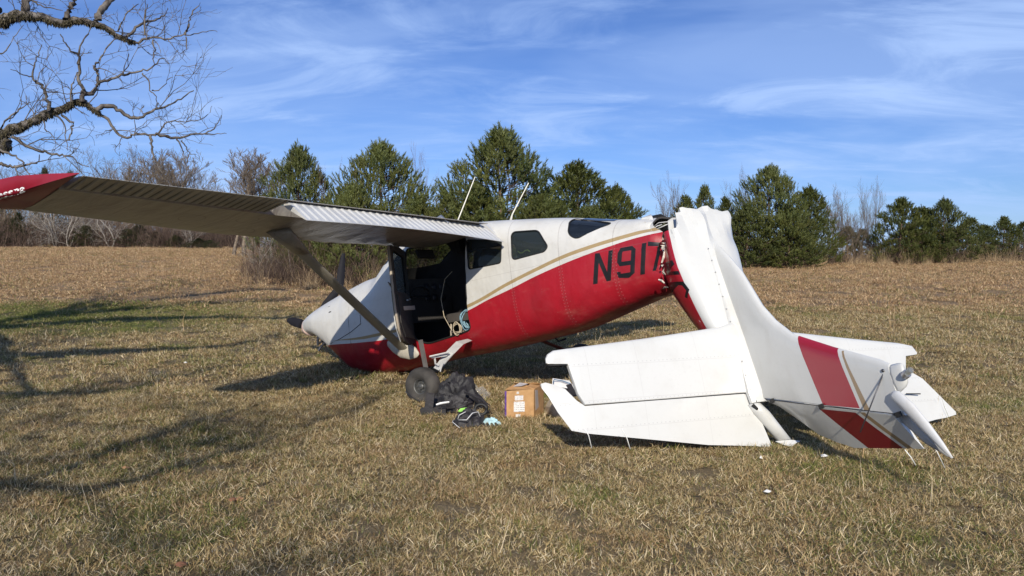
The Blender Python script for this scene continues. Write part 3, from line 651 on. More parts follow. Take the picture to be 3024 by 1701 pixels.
LET = [[(-1.873, 0.671), (-1.927, 0.668), (-1.857, 0.349), (-1.803, 0.349)], [(-1.873, 0.671), (-1.927, 0.668), (-2.013, 0.362), (-1.965, 0.357)], [(-2.032, 0.675), (-2.082, 0.674), (-2.015, 0.361), (-1.965, 0.357)], [(-2.131, 0.632), (-2.181, 0.623), (-2.16, 0.52), (-2.112, 0.535)], [(-2.131, 0.632), (-2.17, 0.681), (-2.198, 0.654), (-2.181, 0.62)], [(-2.167, 0.682), (-2.304, 0.681), (-2.301, 0.637), (-2.172, 0.64)], [(-2.284, 0.648), (-2.301, 0.681), (-2.336, 0.642), (-2.32, 0.598)], [(-2.289, 0.654), (-2.336, 0.646), (-2.289, 0.398), (-2.241, 0.408)], [(-2.112, 0.535), (-2.162, 0.535), (-2.176, 0.496), (-2.135, 0.492)], [(-2.15, 0.537), (-2.283, 0.533), (-2.272, 0.488), (-2.135, 0.492)], [(-2.11, 0.373), (-2.124, 0.415), (-2.251, 0.415), (-2.212, 0.358)], [(-2.212, 0.358), (-2.242, 0.417), (-2.289, 0.401), (-2.228, 0.363)], [(-2.091, 0.439), (-2.138, 0.435), (-2.135, 0.377), (-2.103, 0.378)], [(-2.408, 0.688), (-2.459, 0.688), (-2.395, 0.371), (-2.346, 0.371)]]
SEV = [[(-2.475, .697), (-2.625, .657), (-2.622, .622), (-2.47, .650)], [(-2.585, .64), (-2.625, .64), (-2.52, .39), (-2.48, .39)]]
def fuselage_paint():
    n = N('fuselage_paint'); o = n.sep(); x, z = o[0], o[2]
    g = n.curve(x, GT, -3, 3.3, -.1, 1.0); r = n.curve(x, RTp, -3, 3.3, -.1, 1.0)
    gw = n.rng(x, 2.0, 2.9, .040, 0., False); ing = n.math('MULTIPLY', n.math('LESS_THAN', z, g), n.math('GREATER_THAN', z, n.math('SUBTRACT', g, gw)))
    inr = n.math('LESS_THAN', z, r); c = n.mix(ing, dirt(n, (.575, .565, .53), .10), (.34, .245, .12))
    red = n.mix(n.rng(n.noise(2.5, 5), .4, .7), RED, (.28, .008, .016)); red = n.mix(n.math('MULTIPLY', n.rng(n.noise(1.8, 6, .7, sc=(1, 1, 3.5)), .55, .75), .22), red, (.42, .20, .15)); red = n.mix(n.math('MULTIPLY', n.math('GREATER_THAN', n.noise(60, 2, .4), .77), .35), red, (.50, .30, .27)); c = n.mix(inr, c, red)
    c = n.mix(n.polys(LET + SEV), c, INK)
    sm = seam(n, x, (-.752, -1.43, -2.08, 1.12, 2.35), .004); c = n.mix(n.math('MULTIPLY', sm, .30), c, (.10, .06, .05))
    lap = n.math('LESS_THAN', n.math('ABSOLUTE', n.math('SUBTRACT', z, n.math('MULTIPLY_ADD', x, -.03, .62))), .0025); c = n.mix(n.math('MULTIPLY', n.math('MULTIPLY', lap, n.math('LESS_THAN', x, 0.)), .25), c, (.15, .13, .12))
    # rivet heads along the frames
    fr = n.math('LESS_THAN', n.math('ABSOLUTE', n.math('SUBTRACT', n.math('FRACT', n.math('DIVIDE', z, .035)), .5)), .16)
    rv = n.math('MULTIPLY', fr, seam(n, x, (-.735, -.77, -1.41, -1.45, -2.06, -2.10, .05), .004)); c = n.mix(n.math('MULTIPLY', rv, .10), c, (.85, .8, .78))
    n.bump(n.math('ADD', n.math('MULTIPLY', n.noise(2.6, 3, sc=(1.3, 1, .8)), 1.4), n.math('MULTIPLY', sm, -.15)), .42, .035)
    return n.fin(c, n.rng(n.noise(6, 4), .3, .7, .36, .55), Coat_Weight=.08, Coat_Roughness=.2)
M_fus = fuselage_paint()
# shell
sx_ = list(np.arange(-2.62, 3.86, .07)) + [3.88]; nS = 64; g = G()
def rimx(p, x):   # the torn rear rim: the belly reaches farther back than the roof
    z = p.z; return x + (-.16 + .26 * max(0, min(1, (z - .15) / .8))) + .05 * math.sin(z * 31) + .03 * math.sin(z * 57 + 1 + p.y * 20)
outer = []; inner = []
for i, x in enumerate(sx_):
    R = fsec(x, nS); crump = max(0, 1 - (x + 2.62) / .30)
    if crump > 0:
        Q = []
        for p in R:
            q = p.copy(); nv = noise.noise(Vector((p.x * 7, p.y * 6, p.z * 7))) ; c = Vector((p.x, CY, .55)); d = (p - c).normalized()
            q += d * nv * .09 * crump
            if i == 0: q.x = rimx(p, x)
            elif i < 4: q.x += (rimx(p, x) - x) * (1 - i / 4)
            Q.append(q)
        R = Q
    outer.append(R)
    if x <= 2.32:
        Ri = fsec(x, nS, .022); Ri = [Vector((o_.x, CY + (p.y - CY), p.z)) for p, o_ in zip(Ri, R)]
        if crump > 0:
            cc = Vector((0, CY, .55)); Ri = [Vector((o_.x, CY + (o_.y - CY) * .955, .55 + (o_.z - .55) * .955)) for o_ in R]
        inner.append(Ri)
V = [p for r in outer for p in r]; Fc = []; mi = []
for i in range(len(outer) - 1):
    for j in range(nS): Fc.append((i * nS + j, (i + 1) * nS + j, (i + 1) * nS + (j + 1) % nS, i * nS + (j + 1) % nS)); mi.append(0)
b0 = len(V); Fc.append(tuple((len(outer) - 1) * nS + j for j in range(nS))); mi.append(0)
V += [p for r in inner for p in r]
for i in range(len(inner) - 1):
    for j in range(nS): Fc.append((b0 + i * nS + j, b0 + i * nS + (j + 1) % nS, b0 + (i + 1) * nS + (j + 1) % nS, b0 + (i + 1) * nS + j)); mi.append(1)
Fc.append(tuple(b0 + (len(inner) - 1) * nS + j for j in range(nS - 1, -1, -1))); mi.append(1)
for j in range(nS): Fc.append((j, (j + 1) % nS, b0 + (j + 1) % nS, b0 + j)); mi.append(1)
me = mesh('fuselage', V, Fc, [M_fus, M_int], True, mi)
bm = bmesh.new(); bm.from_mesh(me); bmesh.ops.recalc_face_normals(bm, faces=bm.faces); bm.to_mesh(me); bm.free()
FUS = obj('fuselage', me, MF, PLANE)
def roundp(P, r=.05, n=5):
    out = []
    for i, p in enumerate(P):
        a = Vector(P[i - 1]); b = Vector(p); c = Vector(P[(i + 1) % len(P)]); u = (a - b); v = (c - b); k = min(r, u.length * .45, v.length * .45); u = u.normalized() * k; v = v.normalized() * k
        for j in range(n + 1):
            t = j / n; q = (b + u) * (1 - t) ** 2 + b * 2 * t * (1 - t) + (b + v) * t ** 2; out.append((q.x, q.y))
    return out
WIN1 = roundp([(-.115, 1.13), (-.665, 1.03), (-.625, .765), (-.115, .765)], .04)
WIN2 = roundp([(-.80, 1.10), (-1.165, 1.055), (-1.30, .845), (-1.25, .795), (-.795, .77)], .06)
WIN3 = roundp([(-1.505, 1.13), (-2.035, .975), (-1.655, .865), (-1.56, .93)], .06)
DOOR = roundp([(-.11, 1.165), (-.035, .55), (.0, .05), (.12, .022), (.80, -.06), (1.0, .0), (1.05, .35), (.98, 1.20)], .07)
RWIN = roundp([(.0, 1.13), (.0, .62), (.98, .62), (.92, 1.15)], .08)
SHIELD = [(1.16, 1.62), (1.16, 1.12), (1.42, .99), (1.84, .99), (1.95, 1.3), (1.6, 1.7)]
cg = G()
for P in (WIN1, WIN2, WIN3, DOOR): cg.prism(P, lambda a, b, s: Vector((a, -.30 if s else .25, b)))
for P in (WIN2, WIN1, RWIN): cg.prism(P, lambda a, b, s: Vector((a, -.82 if s else -1.4, b)))
cgo = cg.build('cutter', M_int, MF, PLANE); cut(FUS, cgo)
cg = G(); cg.prism(roundp([(1.16, 1.62), (1.14, 1.10), (1.80, 1.045), (2.0, 1.3)], .05), lambda a, b, s: Vector((a, -.06 if s else -1.06, b))); cgo = cg.build('cutter', M_int, MF, PLANE); cut(FUS, cgo)
for p in FUS.data.polygons: p.use_smooth = True
FUS.data.set_sharp_from_angle(angle=rad(38))
def pane(name, P, mat, left=True, off=-.012, label=None):
    n = len(P); c = (sum(a for a, b in P) / n, sum(b for a, b in P) / n); V = [fside(*c, off, left)]; F_ = []
    for k in range(1, 5):
        for a, b in P: V.append(fside(c[0] + (a - c[0]) * k / 4 * 1.02, c[1] + (b - c[1]) * k / 4 * 1.02, off, left))
    for j in range(n): F_.append((0, 1 + j, 1 + (j + 1) % n))
    for k in range(3):
        for j in range(n): F_.append((1 + k * n + j, 1 + (k + 1) * n + j, 1 + (k + 1) * n + (j + 1) % n, 1 + k * n + (j + 1) % n))
    o = obj(name, mesh(name, V, F_, mat, True), MF, PLANE)
    gk = G(); gk.tube([fside(a, b, .001, left) for a, b in P] + [fside(*P[0], .001, left)], .007, 5); gk.build('gasket', M_black, MF, o, True); return o
pane('window', WIN1, M_glass); pane('window', WIN2, M_glass); tag(pane('window', WIN3, M_glassd), 'dark triangular rear window')
pane('window', WIN2, M_glass, False); pane('window', WIN1, M_glass, False)
g = G(); R = []
for x in (1.15, 1.35, 1.55, 1.72, 1.84):
    s = fsec(x, 64, .006); R.append([s[j] for j in range(3, 30)])
g.rings(R, 0, False, False); g.build('windshield', M_glass, MF, PLANE, True)
# rear skylight window strip along the roof
g = G(); R = []
for x in (-1.62, -1.75, -1.9, -2.02): s = fsec(x, 64, -.004); R.append([s[j] for j in range(12, 21)])
g.rings(R, 0, False, False); g.build('rear_window', M_glassd, MF, PLANE, True)
g = G(); dp = [fside(a, b, -.004) for a, b in DOOR]; g.tube(dp + [dp[0]], .012, 5); g.build('door_seal', M_black, MF, PLANE, True)

# cabin: floor, panel, seats
g = G(); g.box((.50, CY, -.09), (1.8, .66, .03)); g.build('cabin_floor', M_int, MF, PLANE)
g = G(); P = [(-.52, .02), (-.50, -.38), (.50, -.38), (.52, .02), (.40, .22), (-.40, .22)]; g.prism(P, lambda a, b, s: Vector((1.28 if s else 1.36, CY + a, .62 + b)))
pn = g.build('instrument_panel', M_int, MF, PLANE)
g = G()
for i in range(6): g.tube([(1.285, CY - .34 + (i % 3) * .15, .72 - (i // 3) * .15), (1.27, CY - .34 + (i % 3) * .15, .72 - (i // 3) * .15)], .052, 14)
g.build('gauge', M_steel, MF, pn, True)
g = G(); a = [Vector((1.08, CY + .26 + .17 * math.cos(t), .60 + .11 * math.sin(t))) for t in np.linspace(-.3, math.pi + .3, 12)]; g.tube(a, .014, 6); g.tube([(1.08, CY + .26, .58), (1.3, CY + .26, .60)], .016, 6); g.tube([a[0], (1.08, CY + .26, .58), a[-1]], .014, 6); g.build('control_yoke', M_black, MF, PLANE, True)
M_seat = simple('seat_fabric', (.06, .052, .045), .9); M_dark = simple('black_fabric', (.012, .012, .013), .9)
def seat(x, y, tilt, ms, hgt_=.98, nm='seat', lab=None, legs=True):
    g = G(); 
    def slab(c, sz, R=None, r=.05):
        rings = []
        for k, (h, s) in enumerate([(-.5, .86), (-.42, 1), (.42, 1), (.5, .86)]):
            P = roundp([(-sz[0] / 2 * s, -sz[1] / 2 * s), (sz[0] / 2 * s, -sz[1] / 2 * s), (sz[0] / 2 * s, sz[1] / 2 * s), (-sz[0] / 2 * s, sz[1] / 2 * s)], r, 4)
            rings.append([Vector(c) + (R @ Vector((a, b, h * sz[2])) if R is not None else Vector((a, b, h * sz[2]))) for a, b in P])
        g.rings(rings)
    slab((x + .05, y, .22), (.46, .44, .12)); R = Matrix.Rotation(rad(-tilt), 3, 'Y') @ Matrix.Rotation(rad(90), 3, 'Y')
    h = hgt_ - .26; slab((x - .20 - math.sin(rad(tilt)) * h / 2, y, .26 + h / 2), (h, .42, .12), R, .13)
    o = g.build('seat', ms, MF, PLANE, True, sharp=50); tag(o, lab)
    if not legs: return
    g = G()
    for yy in (-.17, .17):
        g.tube([(x + .24, y + yy, .16), (x + .28, y + yy, -.08)], .013, 6); g.tube([(x - .12, y + yy, .16), (x - .20, y + yy, -.08)], .013, 6); g.tube([(x + .3, y + yy, -.07), (x - .24, y + yy, -.07)], .012, 6); g.tube([(x + .25, y + yy, .04), (x - .17, y + yy, .04)], .010, 6)
    g.build('seat_frame', M_beige, MF, o, True)
seat(.17, -.30, 14, M_seat, 1.02); seat(.42, -.82, 12, M_dark, .84, lab='black right-hand front seat'); seat(-.88, -.34, 10, M_seat, .9, legs=False); seat(-.88, -.80, 10, M_seat, .9, legs=False)
g = G(); g.box((.2, -.30, 1.10), (.07, .22, .16), Matrix.Rotation(.2, 3, 'Y')); g.build('headrest', M_dark, MF, PLANE)
g = G(); g.box((1.12, -.50, 1.16), (.04, .30, .12), Matrix.Rotation(.4, 3, 'Y')); g.build('sun_visor', M_int, MF, PLANE)

# open left door, hinged at its front edge
b = rad(38); du = Vector((-math.sin(b), math.cos(b), 0)); dn = Vector((-math.cos(b), -math.sin(b), 0)); dh = Vector((1.02, .012, 0))
def dpt(s, z, t): return dh + du * s + Vector((-.06 * (z - .5) * 0, 0, z)) + dn * t
DP = [(0, -.03), (.35, -.05), (.72, .0), (.90, .16), (.975, .40), (.985, .75), (.96, 1.13), (.40, 1.17), (.03, 1.17)]
g = G(); g.prism([(0, -.03), (.35, -.05), (.72, .0), (.90, .16), (.975, .40), (.985, .60), (0, .60)], lambda a, c, s: dpt(a, c, .045 if s else 0))
g.prism([(.86, .603), (.985, .603), (.96, 1.13), (.86, 1.10)], lambda a, c, s: dpt(a, c, .044 if s else .001))
g.prism([(0, .603), (.11, .603), (.11, 1.08), (.0, 1.17)], lambda a, c, s: dpt(a, c, .044 if s else .001))
g.prism([(.112, 1.08), (.858, 1.10), (.95, 1.14), (.40, 1.18), (.03, 1.17)], lambda a, c, s: dpt(a, c, .043 if s else .002))
DO = g.build('door', M_int, MF, PLANE); tag(DO, 'left cabin door swung wide open')
g = G(); g.prism([(.05, .02), (.66, .05), (.86, .22), (.92, .56), (.05, .56)], lambda a, c, s: dpt(a, c, .058 if s else .046)); g.build('door_lining', M_int, MF, DO)
g = G(); g.prism([(.0, -.03), (.35, -.05), (.72, .0), (.90, .16), (.975, .40), (.985, .60), (0, .60)], lambda a, c, s: dpt(a, c, -.012 if s else -.001)); g.build('door_skin', white_paint('door_paint'), MF, DO)
g = G(); g.prism([(.11, .603), (.86, .603), (.86, 1.10), (.11, 1.08)], lambda a, c, s: dpt(a, c, .026 if s else .022)); g.build('pane', M_glass, MF, DO)
g = G(); g.box(dpt(.55, .40, .085), (.05, .22, .05)); g.tube([dpt(.3, .52, .09), dpt(.5, .50, .09)], .012, 6); g.tube([dpt(.84, .66, -.02), dpt(.985, .70, -.02)], .013, 6); g.build('handle', M_metal, MF, DO)
g = G(); e = [dpt(a, c, .02) for a, c in DP[2:7]]; g.tube(e, .016, 6); g.build('door_edge_trim', M_beige, MF, DO, True)

# wings
def wing_pts(y):   # leading and trailing edge of the full chord
    LEx = np.interp(y, [0, 2.7, 4.6], [.90, .84, .20]); LEz = np.interp(y, [0, 1.2, 2.7, 4.6], [1.265, 1.295, 1.335, 1.335]); TEx = np.interp(y, [0, 2.7, 4.6], [-.76, -.80, -1.05]); TEz = np.interp(y, [0, 2.7, 4.6], [1.19, 1.285, 1.29])
    th = np.interp(y, [0, 2.7, 4.6], [.27, .205, .125]); return Vector((LEx, y, LEz)), Vector((TEx, y, TEz)), th
FIX = [(0, 0), (.01, .25), (.05, .55), (.12, .8), (.28, 1.0), (.5, .86), (.70, .56), (.72, .50), (.70, -.36), (.5, -.6), (.28, -.78), (.12, -.68), (.05, -.46), (.01, -.22)]
MOV = [(.725, .05), (.735, .40), (.76, .46), (.88, .24), (1, .03), (1, -.03), (.88, -.20), (.76, -.36), (.735, -.3)]
def wing_paint(name='wing_paint', base=(.29, .268, .235), groove_shade=False):
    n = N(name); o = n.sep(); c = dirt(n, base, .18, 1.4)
    ln = n.math('LESS_THAN', n.math('ABSOLUTE', n.math('SUBTRACT', n.math('MULTIPLY_ADD', o[1], .03, o[0]), .30)), .004)
    c = n.mix(n.math('MULTIPLY', n.math('MAXIMUM', ln, seam(n, o[1], (1.05, 2.05, 3.05, 4.0), .004)), .4), c, (.08, .07, .06))
    st = n.noise(1.6, 5, .6, sc=(.35, 3.2, 1)); c = n.mix(n.math('MULTIPLY', n.rng(st, .45, .68), .45), c, (.14, .11, .085))
    if groove_shade:
        fr = n.math('FRACT', n.math('DIVIDE', n.math('ADD', o[1], 10.), .0724)); c = n.mix(n.math('MULTIPLY', n.math('LESS_THAN', fr, .11), .8), c, (.05, .04, .03))  # shade of the pressed grooves painted in as dark lines
    # inspection rings
    cur = None
    for (a, d, r) in ((-.05, 3.35, .11), (-.10, 2.85, .10), (.32, 2.65, .10), (.05, 1.55, .13), (.25, 3.6, .09)):
        dx = n.math('SUBTRACT', o[0], a); dy = n.math('SUBTRACT', o[1], d); q = n.math('SQRT', n.math('ADD', n.math('MULTIPLY', dx, dx), n.math('MULTIPLY', dy, dy)))
        m = n.math('LESS_THAN', n.math('ABSOLUTE', n.math('SUBTRACT', q, r)), .006); cur = m if cur is None else n.math('MAXIMUM', cur, m)
    c = n.mix(n.math('MULTIPLY', cur, .5), c, (.06, .05, .045))
    n.bump(n.noise(2.4, 4, sc=(1, 2.4, 1), dist=.8), .5, .05); return n.fin(c, .33, Coat_Weight=.25, Coat_Roughness=.2)
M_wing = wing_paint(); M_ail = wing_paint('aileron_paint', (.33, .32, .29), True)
TIPP = [(0, 0), (.01, .25), (.05, .55), (.12, .8), (.28, 1.0), (.6, 1.0), (.92, .98), (.985, .92), (1, -.70), (.96, -.92), (.6, -.98), (.28, -.9), (.12, -.68), (.05, -.46), (.01, -.22)]
def make_wing(sgn):
    def sy(v): return Vector((v.x, v.y if sgn > 0 else 2 * CY - v.y * .90, v.z))
    R = []
    for y in np.linspace(-.02, 4.60, 34):
        LE, TE, th = wing_pts(y); s = sect(LE, TE, (0, 0, 1), th, FIX)
        if .6 < y < 2.6:   # buckled belly skin inboard of the strut
            for k in (9, 10, 11): s[k] = s[k] + Vector((0, 0, .014 * math.sin(y * 23 + k * 1.7) + .008 * math.sin(y * 41 + k)))
        R.append([sy(p) for p in s])
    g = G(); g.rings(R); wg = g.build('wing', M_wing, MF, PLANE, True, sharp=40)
    # aileron with pressed beads
    g = G(); R = []
    for i, y in enumerate(np.linspace(2.86, 4.58, 96)):
        LE, TE, th = wing_pts(y); s = sect(LE, TE, (0, 0, 1), th, MOV); k = i % 4
        bd = .012 if k in (1, ) else 0
        for q in (2, 3): s[q] = s[q] + Vector((0, 0, bd))
        for q in (6, 7): s[q] = s[q] - Vector((0, 0, bd))
        R.append([sy(p) for p in s])
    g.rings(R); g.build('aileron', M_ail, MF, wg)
    # lowered flap
    g = G(); R = []; n_ = 156
    for i in range(n_):
        y = .07 + (2.80 - .07) * i / (n_ - 1); f = i / (n_ - 1)
        LE = Vector((-.40 - .22 * f, y, 1.245 + .055 * f)); TE = Vector((-.775 - .16 * f, y, .985 + .105 * f)); TE.z += .03 * math.sin(f * 3.14) * 1.0; LE.z -= .0
        ch = TE - LE; up = Vector((-ch.z, 0, ch.x)).normalized(); up = up if up.z > 0 else -up; k = i % 5; bd = .009 if k in (1, 2) else 0
        s = [LE, LE + up * .030 + ch * .03, LE + ch * .16 + up * (.035 + 0), LE + ch * .24 + up * (.033 + bd), LE + ch * .9 + up * (.006 + bd * .8), TE + up * .002, TE - up * .002, LE + ch * .9 - up * .006, LE + ch * .2 - up * .022, LE + ch * .03 - up * .018]
        R.append([sy(p) for p in s])
    g.rings(R); g.build('flap', M_flap, MF, wg)
    g = G(); R = []
    for y in np.linspace(.10, 2.84, 12):
        f = (y - .1) / 2.74; a = Vector((-.42 - .14 * f, y, 1.262 + .075 * f)); b_ = Vector((-.60 - .12 * f, y, 1.232 + .082 * f)); R.append([sy(v) for v in (a, b_, b_ - Vector((0, 0, .006)), a - Vector((0, 0, .012)))])
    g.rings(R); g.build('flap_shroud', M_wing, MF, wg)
    g = G()
    for y in (.75, 2.0):
        LE, TE, th = wing_pts(y); g.tube([sy(Vector((-.30, y, 1.26))), sy(Vector((-.50, y, 1.30))), sy(Vector((-.60, y, 1.21)))], [.014, .022, .010], 6)
    g.build('flap_track', M_metal, MF, wg, True)
    # glass fibre tip
    g = G(); R = []; 
    for y, f, dz, fw in ((4.603, 1, 0, 0), (4.70, 1.0, .0, .16), (4.84, .97, -.005, .40), (4.98, .90, -.01, .64), (5.10, .75, -.01, .84), (5.17, .5, -.005, .96)):
        LE, TE, th = wing_pts(4.6); LE = Vector((LE.x - .22 * (y - 4.6) ** 2 / .3, y, LE.z + dz)); TE = Vector((TE.x + fw, y, TE.z + dz + .015)); mid = (LE + TE) / 2
        bl = min(1, max(0, (y - 4.603) / .22)); PB_ = [(a0 * (1 - bl) + a1 * bl, b0_ * (1 - bl) + b1 * bl) for (a0, b0_), (a1, b1) in zip(AIR, TIPP)]; R.append([sy(p) for p in sect(LE, TE, (0, 0, 1), th * (1.02 + .1 * bl) * f, PB_)])
    g.rings(R); tip = g.build('wing_tip', simple('tip_red', (.22, .006, .020), .45, .1, 5, Coat_Weight=.1), MF, wg, True, sharp=60)
    # strut and its cuffs
    A = Vector((.22, 2.30, 1.20)); B = Vector((1.12, .06, -.11)); d = (B - A); ax = Vector((1, .35, .2)); ax = (ax - ax.project(d)).normalized(); nn_ = ax.cross(d).normalized(); R = []
    for t in np.linspace(0, 1, 14):
        c = A + d * t; w = .088; R.append([sy(c + ax * (w * math.cos(q)) + nn_ * (.024 * math.sin(q))) for q in np.linspace(0, 6.283, 17)[:-1]])
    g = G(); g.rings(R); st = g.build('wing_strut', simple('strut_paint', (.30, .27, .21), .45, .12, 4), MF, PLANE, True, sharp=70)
    g = G(); R = []
    for t, w, h in ((-.02, .16, .05), (.05, .14, .045), (.13, .105, .030)):
        c = A + d * t; R.append([sy(c + ax * (w * math.cos(q)) + nn_ * (h * math.sin(q))) for q in np.linspace(0, 6.283, 17)[:-1]])
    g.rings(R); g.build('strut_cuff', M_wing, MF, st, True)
    g = G(); R = []
    for t, a, c_ in ((0, .05, .02), (.15, .13, .05), (.4, .19, .075), (.7, .17, .07), (.92, .09, .04), (1, .02, .01)):
        c = Vector((1.42 - .58 * t, .075, .03 - .17 * t)); R.append([sy(c + Vector((0, .6 * c_ * math.cos(q), a * .70 * math.sin(q) - .03))) for q in np.linspace(0, 6.283, 17)[:-1]])
    g.rings(R); g.build('strut_fairing', simple('fairing_paint', (.46, .42, .34), .5), MF, st, True)
    return wg, tip
WL, TIPL = make_wing(1); make_wing(-1)
# the maker's name on the left tip
fc = bpy.data.curves.new('lettering', 'FONT'); fc.body = 'Cessna'; fc.size = .070; fc.shear = .35; fc.extrude = .001; fc.space_character = 1.0; fc.offset = .0012
fo = bpy.data.objects.new('lettering', fc); COL.objects.link(fo); dg = bpy.context.evaluated_depsgraph_get(); lm = bpy.data.meshes.new_from_object(fo.evaluated_get(dg)); bpy.data.objects.remove(fo)
lm.materials.clear(); lm.materials.append(simple('letter_white', (.8, .8, .8), .5)); TIP_LET = lm

# engine cowling details, propeller
g = G()
def onside(a, b, off=.004): return fside(a, b, off)
def striq(P, w, off=.003):
    g.tube([onside(a, b, off) for a, b in P], w, 4)
striq([(2.05, .455), (2.05, .33), (2.30, .24), (2.62, .165), (2.92, .12)], .004); striq([(2.35, .05), (2.35, .4), (2.33, .75), (2.31, .90)], .003); g.build('cowl_seam', M_black, MF, PLANE)
g = G(); R = []
for x, k in ((3.84, 1.02), (3.90, 1.0), (3.93, .82)):
    s = fsec(min(x, 3.88), 32); c = Vector((x, CY, .47)); R.append([Vector((x + .02 * noise.noise(p * 9), 0, 0)) + Vector((0, c.y + (p.y - c.y) * k, c.z + (p.z - c.z) * k)) + .03 * k * noise.noise_vector(p * 6) for p in s])
g.rings(R); g.build('nose_bowl', simple('scuffed_primer', (.52, .38, .33), .8, .3, 14), MF, PLANE, True)
def skin(px, py, tgt, off=.003):
    from mathutils.bvhtree import BVHTree
    if tgt.name not in _bv: bm = bmesh.new(); bm.from_mesh(tgt.data); bm.transform(WM[tgt.name]); _bv[tgt.name] = BVHTree.FromBMesh(bm); bm.free()
    d = ray(px, py).normalized(); h = _bv[tgt.name].ray_cast(CAMP, d)
    if h[0] is None: return CAMP + ray(px, py) * 9
    return h[0] + h[1] * (off if h[1].dot(d) < 0 else -off)
_bv = {}
HUB = Vector((3.96, CY, .42)); g = G(); g.lathe([(-.08, .02), (-.07, .09), (.05, .09), (.08, .05), (.09, .001)], Matrix.Translation(HUB), 16); PROP = g.build('propeller_hub', M_steel, MF, PLANE, True, sharp=40)
def blade(path, ws, nrm, lab=None):
    g = G(); R = []; P = [Vector(p) for p in path]
    for i, p in enumerate(P):
        d = (P[min(i + 1, len(P) - 1)] - P[max(0, i - 1)]).normalized(); a = d.cross(Vector(nrm)).normalized(); b_ = a.cross(d); R.append([p + a * (ws[i] * c * 1.0) + b_ * (t * .014) for c, t in ((-1, 0), (-.6, .8), (0, 1), (.6, .8), (1, 0), (.6, -.8), (0, -1), (-.6, -.8))])
    g.rings(R); tag(g.build('propeller_blade', simple('blade_black', (.012, .012, .016), .65, Specular_IOR_Level=.15), MF, PLANE, True, sharp=50), lab)
CL = MF.inverted() @ CAMP
tl = onp(MF, 849, 945, 1, -.30); ml = onp(MF, 885, 955, 1, -.36)
blade([HUB, HUB.lerp(ml, .6), ml, ml.lerp(tl, .6), tl], [.04, .065, .075, .068, .03], CL - tl, 'bent propeller blade sticking out to the left of the nose')
tu = onp(MF, 1014, 748, 1, -1.02); mu = onp(MF, 1008, 800, 1, -.98); m2 = onp(MF, 1003, 850, 1, -.90)
blade([HUB, HUB.lerp(m2, .6) + Vector((.1, 0, 0)), m2, mu, tu], [.04, .055, .065, .062, .025], CL - tu + Vector((0, 0, .0)), 'propeller blade standing up behind the cowling')
g = G(); P_ = [skin(*p, FUS) for p in ((968, 906), (975, 903), (978, 921), (971, 924))]; g.rings([P_, [p + Vector((.0, .012, 0)) for p in P_]]); g.build('cowl_vent', M_black, MW, PLANE)
g = G()
for k in range(10):
    p = onp(MF, 938 + 2.4 * k, 985 + 3 * k, 1, -.30); q = p + Vector((random.uniform(-.05, .12), random.uniform(-.08, .08), -random.uniform(.05, .20))); g.tube([p, (p + q) / 2 + Vector((random.uniform(-.04, .04), 0, 0)), q], .012 + .008 * random.random(), 5)
g.build('torn_engine_duct', M_steel, MF, PLANE)

# landing gear: left leg and wheel, right leg and wheel, broken fairings
def wheel(c, axis, name='wheel', lab=None):
    ax = Vector(axis).normalized(); up = Vector((0, 0, 1)); b_ = up.cross(ax).normalized(); up = ax.cross(b_); Mw = Matrix((ax, b_, up)).transposed().to_4x4(); Mw.translation = c
    prof = [(-.052, .085), (-.070, .098), (-.088, .13), (-.092, .165), (-.080, .195), (-.050, .216), (0, .222), (.050, .216), (.080, .195), (.092, .165), (.088, .13), (.070, .098), (.052, .085)]
    n = N('tyre_rubber') if 'tyre' not in MC else None
    if n: f = n.noise(6, 5); MC['tyre'] = n.fin(n.ramp(f, [(.35, (.026, .024, .022)), (.65, (.075, .068, .060))]), .85)
    g = G(); g.lathe(prof, Matrix.Identity(4), 40)
    for v in g.V:
        if v.z < -.13: v.z = -.13 + (v.z + .13) * .72; v.x *= 1.05
    o = g.build(name, MC['tyre'], Mw, PLANE, True, sharp=50); tag(o, lab)
    g = G(); g.lathe([(-.05, .08), (.040, .098), (.060, .094), (.052, .080), (.012, .066), (.010, .036), (.035, .034), (.045, .022), (.045, .001)], Matrix.Identity(4), 32)
    for i in range(6):
        a = i * math.pi / 3; g.box((.022, .05 * math.cos(a), .05 * math.sin(a)), (.014, .020, .020))
    g.build('rim', simple('wheel_rim', (.12, .12, .115), .5, .3, 20, Metallic=.5), Mw, o, True, sharp=40); return o
wheel(Vector((-1.035, 8.60, .195)), (-.52, -.85, .05), lab='fat dusty left main wheel')
rw = Vector((1.0, 10.65, gz(1., 10.65) + .19)); wheel(rw, (.62, .78, 0), lab='right main wheel in the shadow')
g = G(); a1 = onp(MF, 1385, 1005, 1, -.04); a2 = Vector(MF.inverted() @ pt(1330, 1042, 8.75)); a3 = Vector(MF.inverted() @ pt(1288, 1092, 8.68))
R = []
for p, w in ((a1, .035), ((a1 + a2) / 2 + Vector((0, 0, .035)), .055), (a2, .055), ((a2 + a3) / 2, .05), (a3, .045)):
    R.append([p + Vector((w * .9, .0, w * .55)), p + Vector((-w * .9, .0, -w * .2)), p + Vector((-w * .9, -.02, -w * .2)), p + Vector((w * .9, -.02, w * .55))])
g.rings(R); GL = g.build('gear_leg', M_flap, MF, PLANE); tag(GL, 'white left gear leg bent out from the belly')
Mi = MF.inverted(); g = G()
q = [Mi @ pt(*p) for p in ((1268, 1053, 8.60), (1322, 1040, 8.70), (1318, 1052, 8.69), (1275, 1058, 8.62))]; q2 = [v + Vector((0, -.015, 0)) for v in q]; g.rings([q, q2]); g.tube([Mi @ pt(1268, 1053, 8.58), Mi @ pt(1326, 1040, 8.66)], .010, 5)
